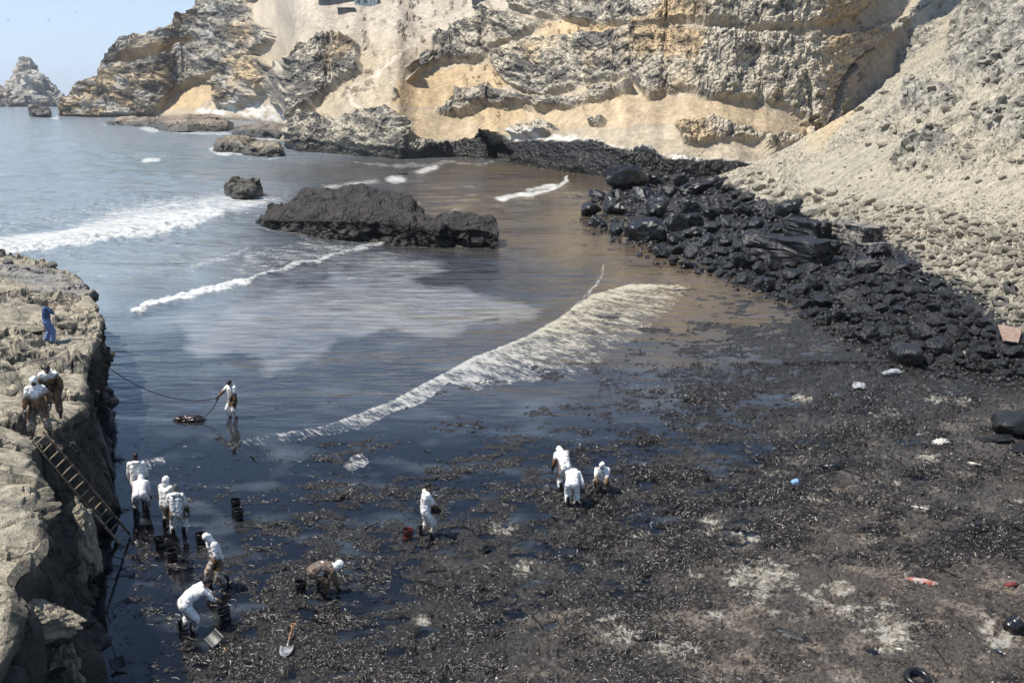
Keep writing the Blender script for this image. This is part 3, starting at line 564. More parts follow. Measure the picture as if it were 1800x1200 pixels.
# ------------------------------------------------------------------ ROCKS standing in the sea, shore ledges, sea stack
def rock_strip(name, label, cat, prof, seed, colour, top=None, wallk=.22, back=1.0, amp=1.0, group=None, oiled=0., guano=0., nk=90, step=1.8, mat=None, slab=0.):
    """prof: list of (px, py waterline, py wall top, py crest, depth m): a rock mass rising from the water"""
    pr = np.array(prof, float); c_ = np.arange(pr[0, 0], pr[-1, 0] + .1, step); g = lambda k: np.interp(c_, pr[:, 0], pr[:, k])
    B = on_z(c_, g(1)); rr = np.hypot(B[:, 0], B[:, 1]); dirv = B/rr[:, None]; dep = g(4)
    def up_to(py, hr):          # height of pixel row py above the place hr metres behind the waterline
        d = ray(c_, py); return np.maximum(CAM_H + d[:, 2]*(rr + hr)/np.hypot(d[:, 0], d[:, 1]), .05)
    wz = up_to(g(2), dep*wallk*.5); cz = np.maximum(up_to(g(3), dep), wz + .05); P = np.zeros((len(c_), nk, 3))
    tk = np.linspace(0, 1, nk)
    for j, tt in enumerate(tk):
        if tt < .4: s = tt/.4; hr = dep*wallk*.5*s**1.6; z = -.8 + (wz + .8)*s
        elif tt < .8: s = (tt-.4)/.4; hr = dep*(wallk*.5 + (1-wallk*.5)*s); z = wz + (cz-wz)*(s**.8)
        else: s = (tt-.8)/.2; hr = dep*(1 + back*.5*s); z = cz + (-1.0-cz)*s**2
        P[:, j] = B + dirv*np.broadcast_to(hr, c_.shape)[:, None]; P[:, j, 2] = z
    N = grid_normals(P); N *= np.sign((N*(np.array([0, 0, 60.]) - P)).sum(-1).mean())
    sc = np.median(rr)/95.0; q = P/sc
    fa, fe = facets(q/np.array([3.2, 3.2, 1.6]) + .15*fbm(q/1.5, 2, seed)[..., None], seed + 1, 1.2); fb, fe2 = facets(q/np.array([1.3, 1.3, .7]), seed + 2, 1.2); n1 = ridged(q/2.6, 4, seed + 3)
    topm = (sstep(.38, .46, tk)*sstep(.85, .78, tk))[None, :]*np.ones(len(c_))[:, None]*slab
    d = amp*sc*(1-.75*topm)*(.8*fa + .45*fb + .9*(n1-.6) - .2*sstep(.1, 0, fe)) + sc*.12*topm*fbm(q*2.2, 3, seed + 7) - .35*topm*sstep(.09, .0, np.abs(perlin(np.stack([q[..., 0]/5 + q[..., 1]/9, q[..., 1]/14, 0*q[..., 0]], -1), seed + 8)))*sc
    if slab: ph = (q[..., 0]*.16 + q[..., 1]*.34 + q[..., 2]*.5)/1.5 + .25*fbm(q/4, 2, seed + 9); st_ = ph - np.floor(ph); d = d + slab*.85*(st_ - .5 - 1.2*sstep(.86, 1.0, st_))*(sstep(.3, .45, tk)*sstep(.9, .8, tk))[None]
    P2 = P + N*(d*np.clip(np.minimum(np.arange(len(c_)), np.arange(len(c_))[::-1])/6, .2, 1)[:, None])[..., None]
    s1 = fbm(q/1.6, 4, seed + 4, .6); col = lerp(np.array(colour[0]), np.array(colour[1]), sstep(-.35, .35, s1))
    if top is not None: col = lerp(col, np.array(top)*(1 + .4*s1[..., None]), np.maximum(topm, sstep(.45, .6, N[..., 2] + .3*s1)*sstep(.3, .5, tk)[None]))
    if guano: col = lerp(col, np.array([.52, .50, .45]), guano*sstep(-.1, .3, fbm(q/1.1, 4, seed + 5, .65)))
    o_ = np.clip(oiled + sstep(1.2*sc, .2, P2[..., 2] + .6*sc*s1), 0, 1); wetc = OIL*2.0 if oiled else np.array([.05, .045, .035]); col = lerp(col, wetc, o_*(.9 if oiled else .85))
    me = raw_mesh(name, P2, grid_quads(*P2.shape[:2]), cols=col, attrs={'rgh': .85 - .5*o_}, smooth=False)
    return tag(obj(name, me, mat or M_rock), label, cat, group)
M_rock = terrain_mat('sea_rock', 2.6, .16, 9., .06, vary=.3, crack=((.35, .4), (1.1, .2)))
M_rockfar = terrain_mat('far_rock', .6, .6, 2., .2, vary=.25)
G1 = ((.17, .16, .14), (.07, .066, .06)); G2 = ((.24, .22, .185), (.10, .094, .085)); BLK = ((.035, .032, .03), (.012, .011, .01))
rock_strip('slab_rock', 'large dark slab of rock with a brownish cracked top lying in the shallows', 'rock', [(449,394,390,386,2),(470,401,388,372,5),(520,410,386,346,9),(545,416,388,331,12),(580,421,388,327,14),(640,426,390,326,15),(690,430,394,336,14),(725,432,398,346,12),(742,433,402,374,8),(765,434,404,384,6),(790,435,398,372,6),(830,436,400,376,6),(862,437,404,384,5),(876,437,414,396,3)], 401, BLK, top=(.042, .037, .034), oiled=.0, amp=.85, slab=.92, wallk=.12)
rock_strip('rock', 'small dark rock with surf breaking round it, left of the big slab', 'rock', [(394,340,336,332,1.5),(404,348,334,322,4),(425,353,332,316,5),(445,352,332,317,5),(458,347,332,323,3),(464,340,336,332,1.5)], 411, G1, top=(.10, .092, .075), amp=.8)
rock_strip('rock', 'long low rock with two humps in the water below the grey nose of the hill', 'rock', [(374,266,263,261,3),(388,268,256,246,9),(410,268,252,240,11),(425,270,253,245,9),(440,275,256,246,10),(470,276,258,246,11),(492,276,262,252,8),(501,274,268,264,3)], 421, G2, top=(.22, .19, .14), amp=.7, mat=M_rockfar)
rock_strip('rock_ledge', 'flat brown rock ledge running into the sea under the pale scree', 'rock ledge', [(186,219,217,214,8),(205,221,214,208,25),(260,223,214,207,40),(290,232,216,208,50),(330,233,218,205,70),(380,231,219,203,70),(400,230,222,210,40),(412,226,221,215,20)], 431, G2, top=(.24, .195, .15), amp=.35, mat=M_rockfar)
rock_strip('rock_ledge', 'dark flat-topped rock ledge with surf at its foot, between the cove and the grey nose', 'rock ledge', [(408,237,233,229,8),(425,240,228,220,25),(460,243,226,217,35),(500,246,227,216,40),(524,248,230,220,30)], 441, G1, top=(.20, .165, .135), amp=.35, mat=M_rockfar)
rock_strip('sea_stack', 'tall pale conical rock island standing out at sea', 'sea stack', [(13,187,185,183,60),(20,188,172,152,120),(33,188,152,124,140),(46,188,142,106,150),(62,188,142,104,150),(78,188,146,118,150),(88,188,154,136,140),(98,188,170,156,120),(112,188,186,184,60)], 451, ((.38, .34, .275), (.15, .138, .12)), guano=.45, amp=.7, mat=M_rockfar, step=1.0)
rock_strip('sea_stack', 'grey rock island cut off by the left border of the photograph', 'sea stack', [(-90,188,170,150,150),(-30,188,165,140,150),(0,188,170,153,150),(10,188,178,164,120),(18,188,186,180,60)], 461, ((.31, .28, .23), (.13, .12, .105)), guano=.3, amp=.8, mat=M_rockfar, step=1.0)
rock_strip('rock', 'two-toothed dark rock in the sea just below the pale island', 'rock', [(54,205,202,200,10),(60,206,199,195,20),(74,206,197,193,22),(77,206,203,202,10),(80,206,196,191,20),(88,206,196,191,20),(90,206,203,200,10)], 471, G1, amp=.5, mat=M_rockfar, step=1.0)
rock_strip('rock', 'tiny black rock in the surf behind the big slab', 'rock', [(694,307,305,303,1.5),(700,309,305,301,3),(710,308,305,303,2),(716,306,305,304,1)], 481, BLK, amp=.25)

# ------------------------------------------------------------------ boulders and stones
def stone_mesh(name, seed, sub=3, planes=15, flat=(1, 1, .75), jag=.05, smooth=False):
    bm = bmesh.new(); bmesh.ops.create_icosphere(bm, subdivisions=sub, radius=1); rs = np.random.default_rng(seed)
    V = np.array([v.co[:] for v in bm.verts]); n = rs.normal(size=(planes, 3)); n /= np.linalg.norm(n, axis=1, keepdims=True); d = rs.uniform(.62, 1.0, planes)
    k = V @ n.T; rad = np.where(k > .05, d/np.maximum(k, .05), 9).min(1); rad = np.minimum(rad, 1.25)
    V = V*rad[:, None]; V = V*(1 + jag*fbm(V*2.3, 3, seed) + jag*.5*fbm(V*6, 2, seed + 3))[:, None]; V *= np.array(flat)*rs.uniform(.85, 1.2, 3)
    for v, c in zip(bm.verts, V): v.co = c
    me = bpy.data.meshes.new(name); bm.to_mesh(me); bm.free(); me.polygons.foreach_set('use_smooth', [smooth]*len(me.polygons)); return me
dg = None
def hit(px, py):
    """the place on the built ground that the photograph shows at this pixel"""
    d = ray(px, py); d /= np.linalg.norm(d); ok, loc, nor, *_ = scene.ray_cast(dg, Vector((0, 0, CAM_H)), Vector(d)); return (loc, nor) if ok else (Vector(on_z(px, py)), Vector((0, 0, 1)))
def drop(x, y, z0=40):
    ok, loc, nor, *_ = scene.ray_cast(dg, Vector((x, y, z0)), Vector((0, 0, -1))); return loc.z if ok else 0.0
bpy.context.view_layer.update(); dg = bpy.context.evaluated_depsgraph_get()
n = NT('oiled_stone'); oc = n.objc(); a = n.noise(2.2, 5, .6, oc); b_ = n.noise(7., 4, .6, oc); c_n = n.noise(22., 3, .6, oc)
M_oilstone = n.set(Base_Color=n.mix(n.mapr(a, .45, .7), (.004, .004, .0042), (.013, .012, .011)), Roughness=n.mapr(b_, .3, .7, .24, .44), Specular_IOR_Level=.55, Normal=n.bump(b_, .05, 1., n.bump(a, .22)))
n = NT('pale_stone'); oc = n.objc(); a = n.noise(2., 5, .6, oc); b_ = n.noise(8., 4, .6, oc); inf = n.n('ObjectInfo').outputs['Random']
M_pale = n.set(Base_Color=n.mix(n.mapr(a, .35, .7), n.mix(inf, (.42, .38, .30), (.33, .30, .24)), (.25, .225, .18)), Roughness=.93, Specular_IOR_Level=.2, Normal=n.bump(b_, .08, 1., n.bump(a, .15)))
blk_meshes = [stone_mesh('boulder', 500+i, 3, 16+i % 7, (1, .9, .78), .13) for i in range(12)]
for m in blk_meshes: m.materials.append(M_oilstone)
pale_meshes = [stone_mesh('stone', 540+i, 2, 12+i % 4, (1, .9, .7), .08) for i in range(10)]
for m in pale_meshes: m.materials.append(M_pale)
HEAP = [(1032,372),(1060,336),(1150,320),(1240,322),(1330,358),(1420,392),(1500,425),(1560,440),(1610,478),(1680,525),(1745,580),(1800,612),(1800,668),(1700,652),(1600,640),(1480,592),(1390,532),(1290,492),(1190,468),(1100,422),(1030,398)]
def scatter(poly, n, rmin, rmax, seed, sizefn, avoid=(), tries=40000):
    rs = np.random.default_rng(seed); xs = [p[0] for p in poly]; ys = [p[1] for p in poly]; out = list(avoid); res = []
    X = rs.uniform(min(xs), max(xs), tries); Y = rs.uniform(min(ys), max(ys), tries); ok = inpoly(X, Y, poly)
    for x, y in zip(X[ok], Y[ok]):
        r = sizefn(x, y)*rs.uniform(rmin, rmax)
        if all((x-a)**2 + ((y-b)*1.5)**2 > (.8*(r + c))**2 for a, b, c in out): out.append((x, y, r)); res.append((x, y, r))
        if len(res) >= n: break
    return res
SPECIAL = [(1592,632,34),(1568,655,24),(1512,676,20),(1392,438,44),(1448,422,40),(1500,425,34),(1505,440,30),(1690,497,14),(1778,514,22),(1620,497,20),(1635,520,16),(1775,597,26)]
sz = lambda x, y: 14.5 + 12*sstep(1420, 1120, np.float64(x))*sstep(480, 400, np.float64(y)) - 3*sstep(1500, 1800, np.float64(x))
rs = np.random.default_rng(77)
big = scatter(HEAP, 290, .65, 1.6, 11, sz, SPECIAL); big.sort(key=lambda t: -t[2])
GB = 'black oil-coated boulders heaped along the waterline'
for i, (x, y, r_) in enumerate(big):
    loc, nor = hit(x, y); dm = (loc - cam.location).length; s = r_*dm/FPX*rs.uniform(.9, 1.1)
    o = obj('boulder', blk_meshes[i % 12], None, None, loc + Vector((0, 0, s*.42)), (rs.uniform(-.4, .4), rs.uniform(-.4, .4), rs.uniform(0, 6.28))); o.scale = (s*rs.uniform(.9, 1.25), s*rs.uniform(.8, 1.1), s*rs.uniform(.75, 1.05))
    tag(o, 'glossy black oil-coated boulder in the heap between water and pale scree', 'boulder', GB)
def stones_stuff(name, pts, meshes, mat, seed, sink=.25):
    rs = np.random.default_rng(seed); VV = []; FF = []; n0 = 0; tpl = []
    for m in meshes:
        v = np.zeros(len(m.vertices)*3); m.vertices.foreach_get('co', v); f = np.array([p.vertices[:] for p in m.polygons]); tpl.append((v.reshape(-1, 3), f))
    for i, (p, s) in enumerate(pts):
        v, f = tpl[i % len(tpl)]; a = rs.uniform(0, 6.28); ca, sa = math.cos(a), math.sin(a); tl = rs.uniform(-.5, .5, 2); vv = v*s*rs.uniform(.7, 1.2, 3)
        vv = vv @ np.array([[ca, sa, 0], [-sa, ca, 0], [0, 0, 1]]); vv[:, 2] += tl[0]*vv[:, 0]*.6 + tl[1]*vv[:, 1]*.6
        VV.append(vv + np.array(p) + np.array([0, 0, s*sink])); FF.append(f + n0); n0 += len(v)
    return tag(obj(name, raw_mesh(name, np.concatenate(VV), T=np.concatenate(FF), smooth=False), mat), kind='stuff')
tiny = [stone_mesh('cobble_source', 600+i, 1, 9, (1, .9, .65), .08) for i in range(8)]
def cloud(poly, n, lo, hi, seed, dens=None):
    rs = np.random.default_rng(seed); xs = [p[0] for p in poly]; ys = [p[1] for p in poly]; res = []
    X = rs.uniform(min(xs), max(xs), n*6); Y = rs.uniform(min(ys), max(ys), n*6); ok = inpoly(X + rs.normal(0, 6, n*6), Y + rs.normal(0, 4, n*6), poly)
    for x, y in list(zip(X[ok], Y[ok]))[:n]:
        if dens is not None and rs.uniform() > dens(x, y): continue
        loc, nor = hit(x, y); dm = (loc - cam.location).length; res.append((loc, rs.uniform(lo, hi)**1.0*dm/FPX))
    return res
HEAPW = [(1025,372),(1055,330),(1150,314),(1250,318),(1340,352),(1430,388),(1510,420),(1600,455),(1690,520),(1760,585),(1810,605),(1810,690),(1700,668),(1600,655),(1480,606),(1390,545),(1280,500),(1180,476),(1090,428),(1022,400)]
stones_stuff('oiled_cobbles', cloud(HEAPW, 2600, 2.5, 7.5, 21), tiny, M_oilstone, 22, .1)
SCR = [(1240,318),(1330,296),(1400,270),(1440,250),(1500,180),(1600,120),(1700,60),(1810,0),(1810,600),(1750,560),(1680,505),(1600,450),(1520,410),(1430,380),(1340,345)]
lowzone = lambda x, y: float(np.clip(.12 + .9*sstep(330, 400, np.float64(y)) + .5*sstep(1420, 1340, np.float64(x)), 0, 1))*(1 if y > 300 or x > 1560 else .5)
stones_stuff('scree_stones', cloud(SCR, 8200, 1.0, 3.4, 31, lowzone), tiny, M_pale, 32, .15)
pz = [(1250,320),(1330,300),(1380,330),(1500,345),(1640,370),(1810,400),(1810,590),(1760,560),(1690,505),(1610,455),(1530,412),(1440,384),(1340,350)]
ps_ = scatter(pz, 190, .6, 1.7, 41, lambda x, y: 7.5, SPECIAL) + scatter([(1500,180),(1600,120),(1810,60),(1810,330),(1600,330),(1480,260)], 60, .6, 1.4, 42, lambda x, y: 7)
GP = 'pale stones lying on the scree'
for i, (x, y, r_) in enumerate(ps_):
    loc, nor = hit(x, y); dm = (loc - cam.location).length; s = r_*dm/FPX
    o = obj('stone', pale_meshes[i % 10], None, None, loc + Vector((0, 0, s*.2)), (rs.uniform(-.4, .4), rs.uniform(-.4, .4), rs.uniform(0, 6.28))); o.scale = (s*rs.uniform(.9, 1.3), s*rs.uniform(.8, 1.1), s*rs.uniform(.7, 1.0))
    tag(o, 'pale dusty stone on the scree above the black boulders', 'stone', GP)
def boulder(px, py, rpx, me, mat, label, scale=(1, 1, .8), rz=0., lift=.3, cat='boulder', name='boulder', tilt=(0, 0)):
    loc, nor = hit(px, py); s = rpx*(loc - cam.location).length/FPX; m2 = me.copy(); m2.materials.clear(); m2.materials.append(mat)
    o = obj(name, m2, None, None, loc + Vector((0, 0, s*scale[2]*lift)), (tilt[0], tilt[1], rz)); o.scale = tuple(s*k for k in scale); return tag(o, label, cat)
smoothb = stone_mesh('boulder', 701, 4, 9, (1, .85, .8), .04, True)
boulder(1596, 640, 33, smoothb, M_oilstone, 'big smooth black boulder alone at the lower edge of the heap', (1, .9, .95), .6, .35, tilt=(.2, .3))
M_gw = plain('grey_white_stone', (.42, .42, .44), .35, .6, 2.2, .1, 8, .6)
boulder(1566, 658, 19, blk_meshes[3], M_gw, 'shiny pale grey stone at the foot of the big smooth black boulder', (1.2, .6, .5), .3, .2, 'stone', 'stone')
boulder(1512, 680, 17, blk_meshes[5], M_gw, 'white streaked grey stone on the dark beach left of the big smooth boulder', (1.1, .7, .6), 1.3, .2, 'stone', 'stone')
boulder(1782, 756, 42, smoothb, M_oilstone, 'large wet black boulder at the right border of the photograph', (1.1, .8, .62), .2, .3)
boulder(1752, 774, 22, blk_meshes[2], M_oilstone, 'low wrinkled black boulder just below the large wet one at the right border', (1.3, .7, .35), .1, .2)
boulder(1797, 792, 22, blk_meshes[7], M_oilstone, 'black boulder cut off by the right border, lowest of the three there', (1, .8, .6), .9, .2)
boulder(1578, 478, 24, smoothb, M_oilstone, 'rounded slate-black boulder where the black heap meets the pale scree', (1, .8, .8), 1.1, .3)
boulder(1430, 378, 18, pale_meshes[4], M_pale, 'large angular pale boulder just above the black heap', (1.2, .9, .9), .4, .35)
boulder(1352, 362, 17, pale_meshes[7], M_pale, 'pale pointed boulder at the top of the black heap', (1.1, .9, 1.1), 1.2, .3)
boulder(1378, 374, 9, blk_meshes[1], plain('dark_grey_stone', (.10, .095, .08), .9, .3, 3), 'small dark grey stone beside the large pale boulders', (1.2, .9, .8), .2, .3, 'stone', 'stone')
for x, y, r_, lb in ((14, 463, 9, 'dark round rock on the far tip of the cliff top, at the left border'), (92, 468, 9, 'small grey rock on the far corner of the cliff top'), (48, 474, 5, 'small dark stone between the two rocks on the far tip of the cliff')): boulder(x, y, r_, blk_meshes[int(r_) % 5], plain('cliff_stone', (.11, .105, .10), .9, .3, 3), lb, (1, .9, .8), .5, .3, 'rock', 'rock')
M_bed = plain('cliff_block', (.34, .30, .225), .9, .45, 2.5, .22, 5., .2)
boulder(118, 575, 15, pale_meshes[2], M_bed, 'pale rounded boulder on the cliff top to the right of the man in blue', (1.3, 1, .7), .4, .3)
boulder(52, 582, 20, pale_meshes[6], M_bed, 'broad pale boulder on the cliff top behind the man in blue', (1.3, 1, .5), .1, .3)
# lit blocks that stand out of the shaded wall
for x, y, z, s, me_, lb in ((138, 915, 1.9, (.75, .8, .95), 1, 'sunlit rock block jutting out of the shaded cliff wall under the ladder'), (112, 1135, 1.7, (.45, .5, .55), 4, 'sunlit jagged rock block low on the shaded cliff wall near the bottom border'), (60, 1075, 3.0, (.7, .9, .5), 2, 'grey creased rock block on the cliff edge in the bottom left corner'), (135, 985, 1.0, (.5, .6, .7), 8, 'lower rock block under the sunlit one on the shaded cliff wall')):
    p = on_z(x, y, z); m2 = stone_mesh('rock_block', 720+me_, 5, 24, (1, 1, 1), .22); o = obj('rock_block', m2, M_bed, None, tuple(p - np.array([.15, 0, s[2]*.6])), (0, 0, me_)); o.scale = s; tag(o, lb, 'rock')
# layered slabs in the heap
def slab(px0, py0, px1, py1, thick, depth, label, mat, layers=4):
    a, b = np.array(hit(px0, py0)[0]), np.array(hit(px1, py1)[0]); L = np.linalg.norm(b-a); ang = math.atan2(b[1]-a[1], b[0]-a[0]); mb = MB(); rs = np.random.default_rng(int(px0)); z = -.2
    for k in range(layers):
        th = (thick + .2)/layers; l = L*rs.uniform(.86, 1.0); mb.box((rs.uniform(-.05, .05)*L, rs.uniform(-.1, .1)*depth + .04*k, z + th/2), (l, depth*rs.uniform(.85, 1), th*.96)); z += th
    me = mb.mesh('rock_slab', False, .06); bm = bmesh.new(); bm.from_mesh(me); bmesh.ops.subdivide_edges(bm, edges=[e for e in bm.edges if e.calc_length() > .4], cuts=5, use_grid_fill=True); bmesh.ops.triangulate(bm, faces=bm.faces)
    V = np.array([v.co[:] for v in bm.verts]); dv = np.stack([fbm(V*1.3, 4, 3), fbm(V*1.3, 4, 4), fbm(V*1.3, 4, 5)*.6], 1)*.34
    for v, d_ in zip(bm.verts, dv): v.co += Vector(d_)
    bm.to_mesh(me); bm.free()
    return tag(obj('rock_slab', me, mat, None, tuple((a+b)/2), (0, math.atan2(-(b[2]-a[2]), L)*.7, ang)), label, 'rock slab')
slab(1338, 452, 1452, 466, 1.9, 2.6, 'long layered black rock slab in front in the middle of the heap', M_oilstone, 2)
slab(1388, 418, 1450, 430, 1.9, 2.0, 'shorter black rock slab lying behind the long layered one', M_oilstone, 2)
slab(1470, 418, 1540, 436, 1.7, 2.2, 'dark slab with a pale dusty top at the edge of the scree', plain('dusty_slab', (.035, .032, .03), .6, .3, 2., .1, 9., .4, col2=(.30, .27, .23)), 3)
# ------------------------------------------------------------------ PEOPLE
bpy.context.view_layer.update(); dg = bpy.context.evaluated_depsgraph_get()
def v3(*a): return np.array(a, float)
def ik(a, b, l1, l2, pole):
    a, b = np.array(a, float), np.array(b, float); d = b - a; L = min(np.linalg.norm(d), (l1 + l2)*.995); dn = d/np.linalg.norm(d); b = a + dn*L
    x = (l1*l1 - l2*l2 + L*L)/(2*L); h = math.sqrt(max(l1*l1 - x*x, 1e-6)); p = np.array(pole, float); p = p - dn*(p @ dn); p /= np.linalg.norm(p) + 1e-9
    return a + dn*x + p*h, b
def rotx(v, a): c, s = math.cos(a), math.sin(a); return np.array([v[0], v[1]*c + v[2]*s, -v[1]*s + v[2]*c])   # positive = bend forward (+y)
def roty(v, a): c, s = math.cos(a), math.sin(a); return np.array([v[0]*c + v[2]*s, v[1], -v[0]*s + v[2]*c])
def rotz(v, a): c, s = math.cos(a), math.sin(a); return np.array([v[0]*c - v[1]*s, v[0]*s + v[1]*c, v[2]])
def skeleton(hip=.90, lean=5, side=0, twist=0, head=0, headyaw=0, feet=((-.12, 0), (.12, 0)), hands=((-.28, .05, .80), (.28, .05, .80)), knee=(0, 1, 0), hipy=0., elbow=None, hipx=0., fz=(0, 0)):
    J = {}; J['hip'] = v3(hipx, hipy, hip); T = lambda v: J['hip'] + roty(rotx(rotz(v, R(twist)*0), R(lean)), R(side))
    J['waist'] = J['hip'] + roty(rotx(v3(0, 0, .20), R(lean*.7)), R(side*.7)); J['chest'] = J['hip'] + (J['waist']-J['hip']) + roty(rotx(v3(0, 0, .22), R(lean)), R(side)); up = roty(rotx(v3(0, 0, 1), R(lean*1.08)), R(side)); fw = roty(rotx(v3(0, 1, 0), R(lean*1.08)), R(side))
    J['neck'] = J['chest'] + up*.13; hl = R(lean*.8 + head); hu = roty(rotx(v3(0, 0, 1), hl), R(side*.5)); hf = rotz(v3(0, 1, 0), R(headyaw)); hf = roty(rotx(hf, hl), R(side*.5))
    J['skull'] = J['neck'] + up*.06 + hu*.115 + hf*.015; J['hu'] = hu; J['hf'] = hf; J['up'] = up; J['fw'] = fw
    for k, s in enumerate((-1, 1)):
        lat = roty(rotz(v3(s, 0, 0), R(twist)), R(side)); J['hipj', k] = J['hip'] + v3(s*.095, 0, -.02); J['ank', k] = v3(feet[k][0], feet[k][1], .09 + fz[k])
        J['knee', k], J['ank', k] = ik(J['hipj', k], J['ank', k], .43, .42, np.array(knee, float) + v3(s*.25, 0, 0))
        J['sho', k] = J['chest'] + up*.09 + lat*.175; pole = elbow[k] if elbow else (s*.7, -.8, -.35)
        J['elb', k], J['wri', k] = ik(J['sho', k], hands[k], .29, .26, pole)
    return J
def remesh(mb, name, vox, smooth=2):
    me = mb.mesh(name); o = bpy.data.objects.new('tmp', me); scene.collection.objects.link(o)
    m = o.modifiers.new('r', 'REMESH'); m.mode = 'VOXEL'; m.voxel_size = vox; m.use_smooth_shade = True
    if smooth: s = o.modifiers.new('s', 'SMOOTH'); s.iterations = smooth; s.factor = .5
    d = bpy.context.evaluated_depsgraph_get(); r = bpy.data.meshes.new_from_object(o.evaluated_get(d)); bpy.data.objects.remove(o); bpy.data.meshes.remove(me); r.name = name
    r.polygons.foreach_set('use_smooth', [True]*len(r.polygons)); return r
def hand_shapes(mb, sgn=1, k=1., curl=.8):
    """hand in its own frame: wrist at 0, fingers along -z, palm facing -x*sgn, thumb to +y"""
    for i, (y, l) in enumerate(((.030, .072), (.010, .080), (-.010, .074), (-.029, .058))):
        mb.cap(v3(0, y*.7, -.02)*k, v3(0, y, -.088)*k, .013*k, .0115*k, 8); a = v3(0, y, -.088)*k; c1 = curl*.6; p1 = a + v3(-sgn*math.sin(c1), 0, -math.cos(c1))*l*.5*k; c2 = curl*1.5; p2 = p1 + v3(-sgn*math.sin(c2), 0, -math.cos(c2))*l*.5*k
        mb.cap(a, p1, .0112*k, .0102*k, 8); mb.cap(p1, p2, .0102*k, .0088*k, 8)
    t0 = v3(-.004*sgn, .024, -.028)*k; t1 = v3(-.018*sgn, .054, -.058)*k; t2 = v3(-.030*sgn, .058, -.086)*k; mb.cap(t0, t1, .015*k, .0125*k, 8); mb.cap(t1, t2, .0125*k, .010*k, 8)
    mb.cap(v3(0, 0, .02)*k, v3(0, 0, -.03)*k, .026*k, .024*k, 8); return mb
def glove_mesh(sgn):
    mb = hand_shapes(MB(), sgn, 1.18, .75); mb.cap(v3(0, 0, .17), v3(0, 0, .0), .052, .036, 10); return remesh(mb, 'glove', .009, 1)
def boot_mesh():
    mb = MB(); mb.cap(v3(0, -.005, .36), v3(0, -.01, .10), .066, .054, 12); mb.cap(v3(0, -.03, .05), v3(0, .15, .042), .050, .044, 10); mb.cap(v3(0, .0, .09), v3(0, .10, .06), .05, .045, 10); me = remesh(mb, 'boot', .015, 2)
    for v in me.vertices: v.co.z = max(v.co.z, .004)
    return me
M_skin = plain('skin', (.30, .16, .10), .55, .2, 8); M_glove = plain('black_rubber', (.012, .012, .012), .22, .3, 8, spec=.6); M_hair = plain('black_hair', (.014, .012, .011), .6, .3, 30, .01, 60); M_grey = plain('grey_hair', (.11, .105, .10), .7, .4, 30, .01, 60)
M_eye = plain('eye', (.02, .015, .01), .2, 0); M_cap = plain('black_cap', (.018, .018, .020), .7, .2, 8); M_red = plain('red_patch', (.40, .03, .03), .6, .1); M_bluecap = plain('blue_band', (.10, .13, .42), .6, .2); M_mask = plain('dark_mask', (.02, .02, .024), .6, .2)
def cloth(name, rough=.75):
    n = NT(name); oc = n.objc(); w_ = n.noise(13., 5, .6, n.scaled(oc, (1, 1, .55))); f = n.noise(45., 3, .6, oc)
    return n.set(Base_Color=n.attr('col', True), Roughness=n.attr('rgh'), Normal=n.bump(f, .006, .6, n.bump(w_, .035)), Specular_IOR_Level=.35)
M_suit = cloth('coverall_cloth')
GL = [glove_mesh(-1), glove_mesh(1)]; BT = boot_mesh()
for m in GL: m.materials.append(M_glove)
BT.materials.append(M_glove)
WHITE = np.array([.80, .79, .77]); BROWN = np.array([.145, .075, .032]); BLACKOIL = np.array([.016, .013, .011]); GREY = np.array([.42, .40, .37])
